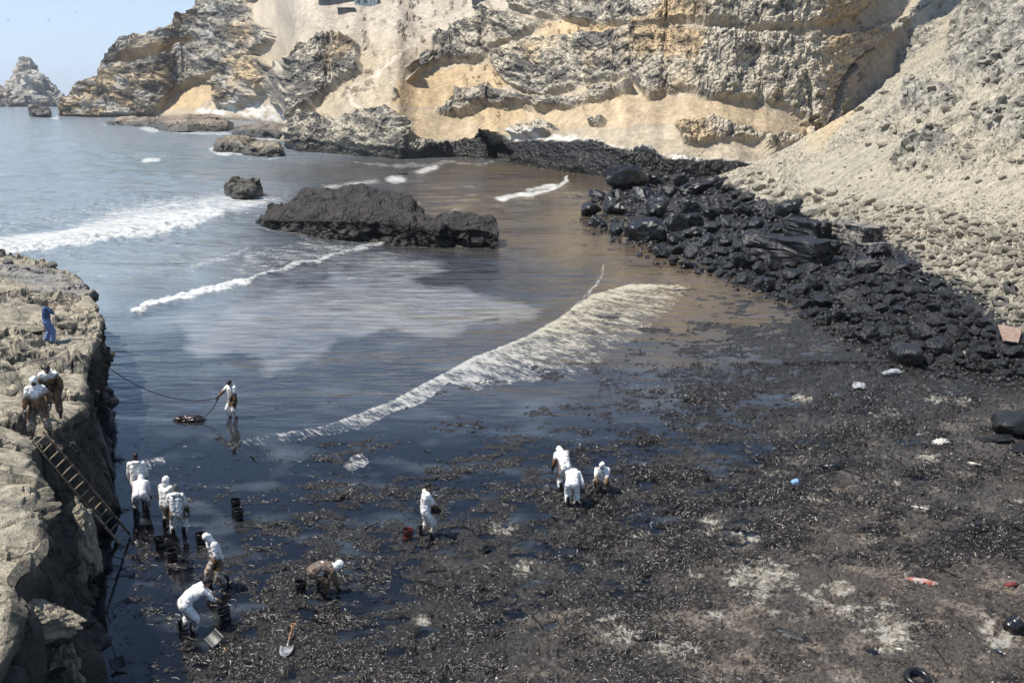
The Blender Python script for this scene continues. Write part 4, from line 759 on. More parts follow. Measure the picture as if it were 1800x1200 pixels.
def person(px, py, facing, label, pose, hood='down', hair=None, suit='white', stain=(.0, .45, BROWN), arms_dirty=.0, speck=.35, sc=1.0, sink=0., cap=None, mask=False, foot_px=None, boots=True, blue=False, seed=0, z=None, back_stain=None, patch=False):
    """px, py: where the photograph shows the feet; facing: degrees, 0 = away from the camera, 90 = to the left, 180 = to the camera"""
    sc *= 1.06; J = skeleton(**pose); loc = Vector(on_z(px, py, z)) if z is not None else hit(px, py)[0]
    body = MB(); c_ = MB()
    B = lambda a, b, ra, rb: body.cap(a, b, ra, rb); C = lambda a, b, ra, rb: c_.cap(a, b, ra, rb, 14)
    g = lambda k: J[k]; lat = v3(.07, 0, 0)
    for s in (-1, 1):
        k = (s+1)//2; L = np.array([s, 0, 0])
        B(g('hip') + L*.06, g('waist') + L*.05, .105, .095); B(g('waist') + L*.05, g('chest') + L*.07, .095, .105)
        B(g(('hipj', k)), g(('knee', k)), .088, .058); B(g(('knee', k)), g(('ank', k)), .056, .038); B(g('chest') + g('up')*.05 + L*.05, g(('sho', k)), .075, .058)
        B(g(('sho', k)), g(('elb', k)), .050, .038); B(g(('elb', k)), g(('wri', k)), .037, .026)
        an = g(('ank', k)); fdir = rotz(v3(0, 1, 0), -s*.15); B(an + v3(0, 0, -.045), an + fdir*.15 + v3(0, 0, -.055), .036, .03)
        # loose overall
        C(g('hip') + L*.065 + v3(0, 0, -.03), g('waist') + L*.05, .155, .145); C(g('waist') + L*.05, g('chest') + L*.075, .148, .142)
        C(g(('hipj', k)), g(('knee', k)), .132, .106); C(g(('knee', k)), g(('ank', k)) + (g(('knee', k))-g(('ank', k)))*(.42 if boots else .08), .104, .096); C(g('chest') + g('up')*.06 + L*.05, g(('sho', k)), .105, .088)
        C(g(('sho', k)), g(('elb', k)), .088, .074); wr = g(('elb', k)) + (g(('wri', k))-g(('elb', k)))*(.72 if not blue else .05); C(g(('elb', k)), wr, .074, .064)
    B(g('chest') + g('up')*.1, g('neck') + g('up')*.07, .055, .05); hu, hf, sk = J['hu'], J['hf'], J['skull']; hr = np.cross(hf, hu)
    rotm = Matrix((Vector(hr), Vector(hf), Vector(hu))).transposed()
    body.ell(sk + hu*.02, (.074, .094, .10), rotm, 14, 10); body.cap(sk - hu*.05 + hf*.03, sk - hu*.085 + hf*.055, .056, .036); body.cap(sk + hf*.088 + hu*.0, sk + hf*.104 - hu*.028, .010, .015, 8); body.cap(sk + hf*.082 - hr*.03 + hu*.022, sk + hf*.082 + hr*.03 + hu*.022, .015, .015, 8); body.cap(sk + hf*.084 - hr*.018 - hu*.058, sk + hf*.084 + hr*.018 - hu*.058, .010, .010, 8)
    for s in (-1, 1): body.ell(sk + hr*s*.078 - hu*.005, (.012, .022, .034), rotm, 8, 6)
    hm = []
    for k, s in ((0, -1), (1, 1)):
        d = g(('wri', k)) - g(('elb', k)); d /= np.linalg.norm(d); zax = Vector(-d); y = Vector((0, 1, .3)); y = (y - zax*y.dot(zax)).normalized(); x = y.cross(zax); hm.append(Matrix((x, y, zax)).transposed().to_4x4()); hm[-1].translation = Vector(g(('wri', k)))
        hs = hand_shapes(MB(), s, 1., .75); Vh = np.concatenate(hs.V); M = np.array(hm[-1]); body.add(Vh @ M[:3, :3].T + M[:3, 3], hs.F)
    me = remesh(body, 'person', .0105 if blue else .017, 1 if blue else 2); o = obj('person', me, M_skin); o.location = loc - Vector((0, 0, sink)); o.rotation_euler = (0, 0, R(facing)); o.scale = (sc,)*3
    tag(o, label, 'person', None)
    # overall, with its own dirt
    if hood == 'up':
        c_.ell(sk + hu*.012 - hf*.022, (.107, .118, .132), rotm, 16, 12); c_.cap(sk - hu*.06 - hf*.03, g('neck'), .10, .10)
    elif hood == 'down': c_.cap(g('neck') + g('up')*.02 - g('fw')*.07 - v3(.07, 0, 0), g('neck') + g('up')*.02 - g('fw')*.07 + v3(.07, 0, 0), .062, .062); c_.cap(g('chest') + g('up')*.1, g('neck') + g('up')*.0, .08, .07)
    cm = remesh(c_, 'coverall', .019, 1); nv = len(cm.vertices); V = np.zeros(nv*3); cm.vertices.foreach_get('co', V); V = V.reshape(-1, 3); Nn = np.zeros(nv*3); cm.vertices.foreach_get('normal', Nn); Nn = Nn.reshape(-1, 3)
    sd = seed*13.7 + px*.1; fold = ridged(np.stack([V[:, 0]/.16 + sd, V[:, 1]/.16, V[:, 2]/.11 + V[:, 0]/.3], -1), 3, 5) - .6; V2 = V + Nn*(fold*.020 + .009*fbm(V/.06 + sd, 2, 8))[:, None]; cm.vertices.foreach_set('co', V2.ravel())
    n1 = fbm(V/.22 + sd, 4, 9, .6); n2 = fbm(V/.07 + sd, 3, 10, .6); top, bot, colr = stain
    lowz = sstep(top, bot, V[:, 2] + .16*n1); base_c = np.broadcast_to(WHITE, V.shape).copy() if not blue else np.where((V[:, 2] + .01*n2 < J['hip'][2] + .10)[:, None], np.array([.12, .18, .33])*(1 + .9*np.clip(n2, -.2, .9))[:, None], np.array([.035, .07, .17]))
    cl = base_c*(1 - .12*np.clip(n1, 0, 1))[:, None]
    if not blue:
        cl = lerp(cl, colr*(1 + .8*np.clip(n2, -.6, 1))[:, None], np.clip(lowz*(.75 + .5*n2), 0, 1)); cl = lerp(cl, BLACKOIL, sstep(.30, .14, V[:, 2] + .10*n1)*(stain[0] > 0))
        cl = lerp(cl, BROWN*.8, sstep(.56 - speck*.45, .76 - speck*.45, np.maximum(n1, n2))*.8)
        armd = np.minimum(*[np.linalg.norm(V - np.array(g(('wri', k))), axis=1) for k in (0, 1)]); cl = lerp(cl, lerp(np.broadcast_to(BROWN, V.shape), np.broadcast_to(BLACKOIL, V.shape), sstep(.2, .5, n1 + .3)), sstep(arms_dirty + .12, arms_dirty - .08, armd + .1*n1)*(arms_dirty > 0))
    if back_stain is not None: cl = lerp(cl, BROWN*(.55 + .6*n2)[:, None], np.clip(sstep(-.35, .15, n1 + back_stain), 0, 1)*.92*sstep(.17, .24, np.linalg.norm(V - sk, axis=1)))
    ca = cm.color_attributes.new('col', 'FLOAT_COLOR', 'POINT'); ca.data.foreach_set('color', np.concatenate([np.clip(cl, 0, 1), np.ones((nv, 1))], 1).astype(np.float32).ravel())
    ra = cm.attributes.new('rgh', 'FLOAT', 'POINT'); ra.data.foreach_set('value', (.8 - .45*(cl.mean(1) < .15)).astype(np.float32))
    obj('clothing' if blue else 'coverall', cm, M_suit, o)
    if not blue:
        for k in (0, 1): gl = obj('glove', GL[k], None, o); gl.matrix_local = hm[k]
    for k, s in ((0, -1), (1, 1)):
        a = J['ank', k]; b_ = obj('boot', BT, None, o); b_.location = (a[0], a[1], a[2] - .09); b_.rotation_euler = (0, 0, -s*.15); b_.scale = (1, 1, 1 if boots else .4)
    def hair_mesh(nm, mat, fw_=.0, scl=1.0, brim=False):
        mb = MB(); mb.ell(sk + hu*.045 - hf*.018, (.084*scl, .098*scl, .088*scl), rotm, 16, 10); mb.cap(sk + hu*.0 - hf*.05, sk - hu*.035 - hf*.05, .066*scl, .054*scl)
        ho = obj(nm, remesh(mb, nm, .013, 1), mat, o)
        if not brim: return
        mb = MB(); mb.cap(sk + hu*.065 + hf*.08 - hr*.035, sk + hu*.065 + hf*.08 + hr*.035, .018, .018); mb.cap(sk + hu*.06 + hf*.14 - hr*.03, sk + hu*.06 + hf*.14 + hr*.03, .012, .012); mb.cap(sk + hu*.062 + hf*.08, sk + hu*.058 + hf*.145, .04, .02)
        obj('brim', remesh(mb, 'brim', .010, 1), mat, ho)
        if patch: mb = MB(); mb.ell(sk + hu*.075 + hf*.085, (.03, .016, .026), rotm, 10, 8); obj('patch', mb.mesh('patch'), M_red, ho)
    if hair is not None: hair_mesh('hair', hair)
    if cap is not None: hair_mesh('cap', cap, scl=1.08, brim=True)
    if mask:
        mb = MB(); mb.ell(sk - hu*.035 + hf*.035, (.072, .082, .060), rotm, 12, 8); mm = mb.mesh('face_mask'); obj('face_mask', mm, mask, o)
    mb = MB()
    for s in (-1, 1): mb = MB(); mb.ell(sk + hr*s*.031 + hf*.090 + hu*.006, (.012, .007, .007), rotm, 8, 6); obj('eye', mb.mesh('eye'), M_eye, o)
    o['hr'] = 0; del o['hr']
    return o, J
STAND = dict(hip=.90, lean=4)
def world(o, v): return o.matrix_basis @ Vector(v)
# on the cliff
P_blue, J_blue = person(86, 603, -62, 'man in blue shirt and jeans on the cliff top, hands raised to his face', dict(hip=.90, lean=3, feet=((-.16, -.10), (.16, .12)), hands=((-.10, .34, 1.42), (.10, .36, 1.42)), elbow=((-.6, -.1, -1), (.6, -.1, -1))), hood=None, hair=M_grey, blue=True, boots=False, seed=1, sc=1.0)
person(96, 735, 195, 'worker in a black cap and oil-soaked suit, stooping behind another on the cliff', dict(hip=.86, lean=22, head=25, feet=((-.16, -.05), (.16, .1)), hands=((-.30, .28, .85), (.34, .10, .80))), hood='down', cap=M_cap, stain=(1.36, 1.18, BROWN*.35), arms_dirty=.45, seed=2, sc=1.04, back_stain=None, patch=True)
person(72, 768, 200, 'worker in a white hood and dark mask, legs soaked brown, above the ladder', dict(hip=.88, lean=8, head=12, feet=((-.24, .05), (.20, .0)), hands=((-.34, .10, .92), (.30, .16, .86))), hood='up', mask=M_mask, stain=(1.16, 1.0, BROWN*.5), arms_dirty=.35, seed=3, sc=1.04)
# in the water with the rope
P_rope, J_rope = person(411, 733, 152, 'worker in white with black gloves wading in the dark water, holding a rope', dict(hip=.90, lean=6, head=22, feet=((-.13, .0), (.13, .08)), hands=((-.24, .14, .76), (.44, .36, 1.02))), hood='down', cap=M_cap, stain=(.0, -.2, BROWN), arms_dirty=.30, speck=.1, seed=4, sink=.12, z=0)
# by the ladder
person(246, 890, 12, 'dark-haired worker in white standing next to the ladder, seen from behind', dict(hip=.90, lean=2, head=5, hands=((-.26, .12, .80), (.24, .2, .9))), hood='down', hair=M_hair, stain=(.5, .2, BLACKOIL), speck=.1, seed=5, sc=1.06, z=.0, sink=.05)
person(250, 909, 15, 'worker bent forward with his white back to us, in front of the dark-haired one', dict(hip=.86, lean=78, head=-10, hipy=-.1, feet=((-.17, -.02), (.17, .06)), hands=((-.2, .55, .35), (.2, .55, .35))), hood='up', stain=(.72, .5, BLACKOIL*1.5), speck=.1, seed=6, z=.0, sink=.03)
person(296, 932, -20, 'hooded worker in white, half hidden behind the grey-haired one', dict(hip=.90, lean=6, head=8, hands=((-.22, .2, .75), (.22, .2, .75))), hood='up', stain=(.75, .4, BROWN), arms_dirty=.25, speck=.2, seed=7, z=.0, sink=.03)
person(315, 948, 8, 'grey-haired worker in a smudged white suit, seen from behind among the buckets', dict(hip=.90, lean=5, head=18, feet=((-.15, .0), (.15, .05)), hands=((-.33, .10, .78), (.33, .08, .76))), hood='down', hair=M_grey, stain=(.62, .15, GREY*.6), arms_dirty=.22, speck=.42, seed=8, z=.0, sink=.03)
person(386, 1034, 130, 'worker in a white hood with a brown oil-soaked lower body, walking', dict(hip=.89, lean=16, head=28, feet=((-.14, -.16), (.14, .2)), hands=((-.26, .18, .72), (.30, .02, .74))), hood='up', stain=(1.02, .78, BROWN*1.1), arms_dirty=.2, speck=.2, seed=9, z=.0, sink=.02, back_stain=None)
person(328, 1112, -62, 'worker in a bright white suit bending over to a bucket in the foreground', dict(hip=.88, lean=62, head=-22, feet=((-.17, -.10), (.17, .12)), hands=((-.20, .88, .62), (.20, .92, .66)), elbow=((-1, 0, -.2), (1, 0, -.2))), hood='down', cap=M_cap, stain=(.35, .05, BROWN), arms_dirty=.16, speck=.46, seed=10, z=.0, sink=.08)
person(566, 1048, -75, 'worker bent double beside a bucket, suit soaked brown with oil', dict(hip=.80, lean=98, head=-30, hipy=-.2, feet=((-.15, -.06), (.15, .08)), hands=((-.16, .42, .12), (.16, .45, .14))), hood='up', stain=(.7, .6, BLACKOIL*2), arms_dirty=.1, speck=.3, seed=11, z=.0, sink=.02, back_stain=.45)
P_pan, J_pan = person(749, 944, -72, 'dark-haired worker in white standing alone in the middle, holding a shovel in front of him', dict(hip=.90, lean=6, head=10, feet=((-.14, -.12), (.14, .14)), hands=((-.18, .30, .84), (.20, .42, .82))), hood='down', hair=M_hair, stain=(.82, .25, np.array([.33, .27, .19])), arms_dirty=.2, speck=.40, seed=12, z=.02, sink=.02)
person(993, 866, 18, 'worker stooping behind the one with the shovel, one sleeve stained brown', dict(hip=.92, lean=52, head=45, feet=((-.15, .0), (.15, .05)), hands=((-.36, .30, .66), (.2, .6, .6))), hood='up', stain=(.0, -.2, BROWN), arms_dirty=.38, speck=.15, seed=13, z=.0)
P_dig, J_dig = person(1005, 893, -8, 'worker bent forward with his white seat towards us, one arm down to a shovel', dict(hip=.88, lean=80, head=10, hipy=-.05, feet=((-.12, -.02), (.15, .2)), hands=((-.1, .55, .45), (.42, .10, .42)), elbow=((-1, 0, .2), (.6, -.6, .4))), hood='down', hair=M_hair, stain=(.0, -.2, BROWN), arms_dirty=.1, speck=.05, seed=14, z=.0)
person(1058, 866, 172, 'crouching worker in a white and blue head cover, arms held together', dict(hip=.42, lean=32, head=10, hipy=-.15, feet=((-.18, .12), (.18, .16)), hands=((-.12, .46, .46), (.14, .46, .44)), elbow=((-1, .2, -.2), (1, .2, -.2))), hood='up', mask=M_bluecap, stain=(.42, .15, BROWN), arms_dirty=.25, speck=.42, seed=15, z=.0)
# ------------------------------------------------------------------ BUCKETS, SHOVELS, LADDER, ROPE
M_blackpl = plain('black_plastic', (.012, .012, .013), .22, .5, 5, .004, 40, .55); M_redpl = plain('dark_red_plastic', (.085, .014, .012), .35, .6, 4, .004, 40, .5, col2=(.02, .014, .012), lo=.45, hi=.62)
M_oilfill = plain('crude_oil', (.006, .005, .005), .06, .1); M_wire = plain('wire', (.10, .09, .08), .4, .3, metal=.8)
M_wood = plain('worn_wood', (.36, .24, .13), .7, .45, 9, .006, 30, col2=(.14, .085, .045)); M_orange = plain('handle_wood', (.42, .20, .075), .55, .4, 8, .004, 30, col2=(.20, .09, .035))
M_steel = plain('scraped_steel', (.50, .50, .49), .35, .5, 6, .01, 20, metal=.6, col2=(.16, .14, .12)); M_dsteel = plain('oily_steel', (.018, .017, .017), .42, .4, 6, .006, 20)
M_ladder = plain('ladder_wood', (.26, .20, .135), .75, .5, 5, .008, 24, col2=(.07, .045, .028)); M_rope = plain('oily_rope', (.035, .03, .026), .7, .4, 30, .008, 90)
def bucket(name, label, loc, mat, tilt=(0, 0), fill=.30, h=.42, r=.165, group='oil buckets'):
    t = thing(name, label, 'bucket', loc, 0, group, rot=(tilt[0], tilt[1], rs.uniform(0, 6.28))); mb = MB()
    mb.lathe([(.001, .02), (r*.82, .0), (r*.84, .01), (r*.86, h*.30), (r*.885, h*.31), (r*.885, h*.34), (r*.87, h*.35), (r*.94, h*.72), (r*.97, h*.73), (r*.97, h*.77), (r*.95, h*.78), (r*.98, h*.93), (r*1.05, h*.94), (r*1.06, h*.985), (r*1.03, h), (r*.985, h*.995), (r*.95, h*.9), (r*.82, .02), (.001, .022)], 26)
    sh = mb.build('shell', mat, t); ol = MB().lathe([(.0005, fill), (r*.86, fill)], 26); ol.build('oil', M_oilfill, sh)
    hd = MB().tube([(r*1.04*math.cos(a), r*1.04*math.sin(a)*.55 + .0, h*.93 - r*1.0*math.sin(a)*.85) for a in np.linspace(0, math.pi, 13)], .006, 6); hd.build('handle', M_wire, sh); return t
rs = np.random.default_rng(5)
for x, y, m, tl, lb in ((283, 965, M_blackpl, (.10, -.12), 'black oily bucket tilting, left of the grey-haired worker'), (303, 988, M_blackpl, (-.06, .12), 'black oily bucket in front of the grey-haired worker, lowest of the three around him'), (354, 958, M_blackpl, (0, 0), 'tall black bucket standing alone to the right of the grey-haired worker'),
                     (415, 897, M_blackpl, (0, 0), 'black bucket at the back of the pair standing in open oil'), (420, 915, M_blackpl, (.02, 0), 'black bucket at the front of the pair standing in open oil'), (398, 1094, M_blackpl, (-.05, .16), 'black bucket held by the bending worker in the bright white suit'),
                     (529, 1045, M_blackpl, (0, 0), 'black bucket beside the brown-soaked worker bent double'), (717, 951, M_redpl, (0, .03), 'dark red bucket black with oil, behind the man with the shovel')):
    bucket('bucket', lb, on_z(x, y, -.03), m, tl)
def frame(o, d, up=(0, 0, 1)):
    y = Vector(d).normalized(); x = y.cross(Vector(up)).normalized(); z = x.cross(y); m = Matrix((x, y, z)).transposed().to_4x4(); m.translation = Vector(o); return m
def shovel(label, blade_at, grip_at, bm_, hm_, kind='square', up=(0, 0, 1), length=None, bw=.27, bl=.32):
    a, b = Vector(blade_at), Vector(grip_at); L = length or (b-a).length; t = thing('shovel', label, 'shovel', (0, 0, 0), 0, 'shovels'); t.matrix_basis = frame(a, b-a, up)
    V = []; F = []; nx, ny = 9, 9
    for s in (0, 1):
        for j in range(ny):
            for i in range(nx):
                u, v = i/(nx-1)*2-1, j/(ny-1); wd = bw/2*(1 if kind == 'square' else math.sqrt(max(.02, 1-(1-v)**3.2))*1.0); V.append((u*wd, -bl*.5 + bl*v, .045*u*u + .03*v*v - s*.007))
    n1_ = nx*ny
    for j in range(ny-1):
        for i in range(nx-1):
            k = j*nx+i; F += [(k, k+1, k+nx+1, k+nx), (n1_+k, n1_+k+nx, n1_+k+nx+1, n1_+k+1)]
    for j in range(ny-1): F += [(j*nx, (j+1)*nx, n1_+(j+1)*nx, n1_+j*nx), (j*nx+nx-1, n1_+j*nx+nx-1, n1_+(j+1)*nx+nx-1, (j+1)*nx+nx-1)]
    for i in range(nx-1): F += [(i, n1_+i, n1_+i+1, i+1), ((ny-1)*nx+i, (ny-1)*nx+i+1, n1_+(ny-1)*nx+i+1, n1_+(ny-1)*nx+i)]
    MB().add(V, F).build('blade', bm_, t); MB().tube([(0, bl*.40, .022), (0, bl*.62, .055), (0, bl*.95, .06)], [.020, .024, .021], 10).build('socket', bm_, t)
    MB().tube([(0, bl*.85, .06), (0, L*.6, .065), (0, L-.14, .06)], [.0185, .018, .017], 10).build('shaft', hm_, t); sf_ = t.children[-1]; sf_ = [c for c in t.children if c.name.startswith('shaft')][0]
    MB().tube([(0, L-.15, .06), (-.055, L-.06, .06), (-.06, L, .06), (.06, L, .06), (.055, L-.06, .06), (0, L-.15, .06)], .014, 8).build('grip', hm_, sf_); return t
O = lambda x, y, z=.05: Vector(on_z(x, y, z))
shovel('square black shovel with a pale wooden handle, dropped beside a bucket', O(377, 1122, .22), O(401, 1146, .0), M_dsteel, M_wood, up=(.15, -.75, .65), length=.95, bw=.40, bl=.40)
shovel('scraped steel shovel with an orange handle lying on mud near the bottom border', O(503, 1146, .12), O(516, 1099, .22), M_steel, M_orange, kind='round', up=(0, -.4, 1), bw=.34, bl=.42)
shovel('all black shovel standing in oil at the foot of the cliff, bottom left', O(207, 1166, .12), O(193, 1122, .35), M_dsteel, M_dsteel, up=(.3, -.6, .75), bw=.36, bl=.36)
ha, hb = world(P_pan, J_pan['wri', 0]), world(P_pan, J_pan['wri', 1]); d = (hb - ha).normalized() if (hb-ha).x > 0 else (ha - hb).normalized()
pa_ = Vector(on_y(766, 899, ha.y - .35)); pb_ = Vector(on_y(738, 884, ha.y + .05)); shovel('black shovel with a rounded pan, held level by the dark-haired worker alone in the middle', pa_, pb_ + (pb_-pa_)*.1, M_dsteel, M_dsteel, kind='round', up=(-.2, -.6, .8), bw=.30, bl=.32)
hd_ = world(P_dig, J_dig['wri', 1]); bl_ = O(1031, 890, .02); shovel('orange-shafted shovel held by the worker bent over with his seat towards us', bl_, hd_ + (hd_-bl_)*.25, M_dsteel, M_orange, up=(.3, 1, .3))
lb_, lt_ = O(219.5, 948, -.05), O(66, 766, 4.25); t = thing('ladder', 'weathered wooden ladder leaning from the oily beach up against the left cliff', 'ladder', lb_); ax = lt_ - lb_; LL = ax.length; t.matrix_basis = frame(lb_, ax, Vector((.2, .3, 0)).cross(ax)*-1)
for s in (-1, 1): MB().tube([(s*.22, 0, 0), (s*.215, LL*.33, .012*s), (s*.21, LL*.66, 0), (s*.20, LL, .01)], [.040, .038, .036, .033], 8).build('rail', M_ladder, t)
rung = None
for k in range(14):
    y = .30 + k*(LL-.5)/13
    if rung is None: rung = MB().tube([(-.27, 0, .035), (0, .006, .038), (.27, -.004, .035)], .023, 7).build('rung', M_ladder, t); rung.location = (0, y, 0)
    else: c = rung.copy(); link(c); c.parent = t; c.location = (0, y, 0); c.rotation_euler = (0, 0, rs.uniform(-.06, .06))
pl0, pl1 = O(211, 956, -.02), O(84, 812, 2.7); t2 = thing('pole', 'pale wooden pole lying along the lower side of the ladder', 'pole', pl0); t2.matrix_basis = frame(pl0, pl1-pl0); Lp = (pl1-pl0).length
mb = MB().tube([(0, 0, 0), (.02, Lp*.3, .02), (-.01, Lp*.7, .0), (0, Lp, 0)], [.045, .042, .04, .035], 9); pm = mb.mesh('pole'); bpy.data.objects.remove(t2); t2 = obj('pole', pm, plain('pale_pole', (.42, .36, .27), .75, .5, 4, .008, 24, col2=(.12, .085, .055))); t2.matrix_basis = frame(pl0, pl1-pl0); tag(t2, 'pale wooden pole lying along the lower side of the ladder', 'pole')
hw = world(P_rope, J_rope['wri', 1]); an_ = hit(158, 622)[0] + Vector((0, 0, .06)); a0 = hit(112, 588)[0] + Vector((0, 0, .05)); bun = O(345, 738, .10)
def sagp(a, b, sag, n=16): return [a.lerp(b, k/n) - Vector((0, 0, sag*4*(k/n)*(1-k/n))) for k in range(n+1)]
pts = [a0, a0.lerp(an_, .5) + Vector((0, 0, .08))] + sagp(an_, hw + Vector((0, 0, -.05)), .80, 26)
tag(MB().tube(pts, .020, 6).build('rope', M_rope), 'thin black rope sagging from the cliff to the hand of the wading worker', 'rope')
tag(MB().tube(sagp(hw + Vector((.02, 0, -.05)), bun, .22, 12), .026, 6).build('rope', M_rope), 'short thick black rope from the wading worker down to the bundle in the water', 'rope')
def lump(name, label, cat, loc, size, seed, mat, nois=.35, freq=2., flat=True, rz=0, sub=4, parent=None):
    bm = bmesh.new(); bmesh.ops.create_icosphere(bm, subdivisions=sub, radius=1); V = np.array([v.co[:] for v in bm.verts]); k = 1 + nois*(ridged(V*freq, 4, seed, .6) - .6)*1.6 + nois*.5*fbm(V*freq*2.5, 3, seed+1)
    V = V*k[:, None]*np.array(size);
    if flat: V[:, 2] = np.where(V[:, 2] < 0, V[:, 2]*.3, V[:, 2])
    for v, c in zip(bm.verts, V): v.co = c
    me = bpy.data.meshes.new(name); bm.to_mesh(me); bm.free(); me.polygons.foreach_set('use_smooth', [True]*len(me.polygons))
    return tag(obj(name, me, mat, None, tuple(loc), (0, 0, rz)), label, cat)
lump('bundle', 'lumpy oil-soaked bundle floating on the end of the short rope', 'bundle', O(335, 738, .02), (.62, .26, .20), 801, plain('soaked_bundle', (.05, .03, .024), .2, .5, 5, .03, 14, .6, col2=(.012, .010, .010)), .5, 2.6)
# ------------------------------------------------------------------ LITTER on the beach and on the bank
def tyre(px, py, rad, label, tilt, mat, group='old tyres'):
    loc, nor = hit(px, py); t = thing('tyre', label, 'tyre', loc + Vector((0, 0, rad*.25)), 0, group, rot=tilt); r, w_ = rad, rad*.30
    MB().lathe([(r*.60, -w_*.72), (r*.78, -w_), (r*.95, -w_*.86), (r, -w_*.5), (r, w_*.5), (r*.95, w_*.86), (r*.78, w_), (r*.60, w_*.72), (r*.57, w_*.4), (r*.80, w_*.3), (r*.80, -w_*.3), (r*.57, -w_*.4)], 30, close=True).build('casing', mat, t); cs_ = [c for c in t.children if c.name.startswith('casing')][0]
    tr = MB()
    for k in range(30):
        a = 2*math.pi*k/30; tr.box((r*1.005*math.cos(a), r*1.005*math.sin(a), 0), (r*.03, r*.11, w_*1.25), Euler((0, 0, a)))
    tr.build('tread', mat, cs_); return t
M_tyre = plain('dusty_rubber', (.13, .125, .115), .85, .45, 4, .01, 30, .2, col2=(.045, .043, .042)); M_btyre = plain('oily_rubber', (.014, .014, .014), .3, .4, 5)
tyre(1685, 499, .50, 'grey tyre lying flat on the pale stones, nearest to the black heap', (.15, .1, 0), M_tyre); tyre(1773, 510, .48, 'grey tyre standing on edge, back one of the pair near the right border', (1.0, .4, .4), M_tyre); tyre(1785, 517, .46, 'grey tyre leaning against the one behind, front one of the pair near the right border', (.9, .5, .5), M_tyre)
tyre(1758, 534, .46, 'grey tyre below the pair of tyres near the right border', (.5, -.3, .2), M_tyre); tyre(1624, 498, .52, 'oily black tyre lying in the heap at its pale edge', (.2, .15, 0), M_btyre); tyre(1640, 514, .34, 'small oily tyre just below the big black one in the heap', (.3, .4, 0), M_btyre)
tyre(1612, 1196, .30, 'black oily tyre half out of the picture at the bottom border', (.25, 0, 0), M_btyre)
def plate(name, label, cat, pts, thick, mat, wob=.03, nseg=8):
    """a flat sheet between four corners on the ground"""
    C4 = [np.array(p, float) for p in pts]; V = []; F = []; n_ = nseg + 1
    for s in (0, 1):
        for j in range(n_):
            for i in range(n_): u, v = i/nseg, j/nseg; V.append((C4[0]*(1-u)+C4[1]*u)*(1-v) + (C4[3]*(1-u)+C4[2]*u)*v - np.array([0, 0, thick*s]))
    V = np.array(V); h_ = wob*fbm(V*3.1, 3, 7); V[:, 2] += h_; m_ = n_*n_
    for j in range(nseg):
        for i in range(nseg): k = j*n_+i; F += [(k, k+1, k+n_+1, k+n_), (m_+k, m_+k+n_, m_+k+n_+1, m_+k+1)]
    for j in range(nseg): F += [(j*n_, (j+1)*n_, m_+(j+1)*n_, m_+j*n_), (j*n_+nseg, m_+j*n_+nseg, m_+(j+1)*n_+nseg, (j+1)*n_+nseg), (j, m_+j, m_+j+1, j+1), (nseg*n_+j, nseg*n_+j+1, m_+nseg*n_+j+1, m_+nseg*n_+j)]
    return tag(MB().add(V, F).build(name, mat, None, False), label, cat)
H = lambda x, y, dz=.05: hit(x, y)[0] + Vector((0, 0, dz))
plate('metal_sheet', 'rusty brown sheet lying tilted where the black heap meets the pale stones, right border', 'sheet', [H(1752, 586, .5), H(1795, 590, .45), H(1790, 606, .15), H(1762, 604, .2)], .04, plain('rusty_sheet', (.20, .125, .095), .85, .4, 5, .02, 20, col2=(.29, .22, .18)))
M_plank = plain('reddish_plank', (.30, .20, .14), .85, .4, 5, .01, 30)
for a, b, lb in (((1580, 418), (1650, 417), 'long thin reddish plank on the pale scree above the black heap'), ((1480, 408), (1545, 424), 'brownish plank lying along the dusty slab')):
    p, q_ = H(*a, .22), H(*b, .22); o = obj('plank', MB().box((0, 0, 0), ((q_-p).length, .28, .07)).mesh('plank', False, .01), M_plank); o.matrix_basis = frame((p+q_)/2, Vector((0, 0, 1)).cross(q_-p)); tag(o, lb, 'plank')
jl = H(1398, 853, .02); t = thing('jug', 'pale blue plastic jug lying on the dark beach, its neck oily', 'jug', jl, 0, None, rot=(0, R(78), R(10))); M_blue = plain('blue_plastic', (.19, .34, .52), .45, .2, 5)
MB().lathe([(.001, .13), (.12, .13), (.145, .11), (.15, .06), (.15, -.02), (.142, -.03), (.142, -.05), (.15, -.06), (.145, -.13), (.10, -.19), (.05, -.215)], 22).build('body', M_blue, t); MB().lathe([(.05, -.21), (.048, -.26), (.055, -.262), (.055, -.29), (.001, -.292)], 16).build('cap', M_blackpl, t); MB().tube([(.10, 0, -.17), (.17, 0, -.20), (.19, 0, -.13), (.15, 0, -.06)], .016, 8).build('handle', M_blue, t); t.location.z += .11; t.scale = (.78,)*3
M_wbag = plain('crumpled_white', (.58, .56, .50), .8, .35, 3, .03, 12, col2=(.25, .23, .19)); M_rw = plain('red_white_sack', (.36, .32, .29), .85, .3, 7, .02, 20, col2=(.33, .11, .08), lo=.47, hi=.55); M_redc = plain('red_cloth', (.20, .03, .026), .7, .5, 6, .02, 18, col2=(.06, .012, .010))
M_dcloth = plain('dark_wet_cloth', (.045, .044, .042), .45, .4, 5, .02, 16, col2=(.02, .02, .019)); M_blkbag = plain('black_bag', (.010, .010, .011), .16, .4, 6, .03, 14, .6)
lump('bag', 'crumpled white sack on the brown beach, left of the black boulders at the right border', 'bag', H(1655, 781, .0), (.32, .2, .22), 811, M_wbag, .5, 1.8); lump('sack', 'flattened red and white striped sack on the brown beach, lower right', 'sack', H(1622, 1022, 0), (.42, .16, .07), 812, M_rw, .4, 2.5, rz=-.45)
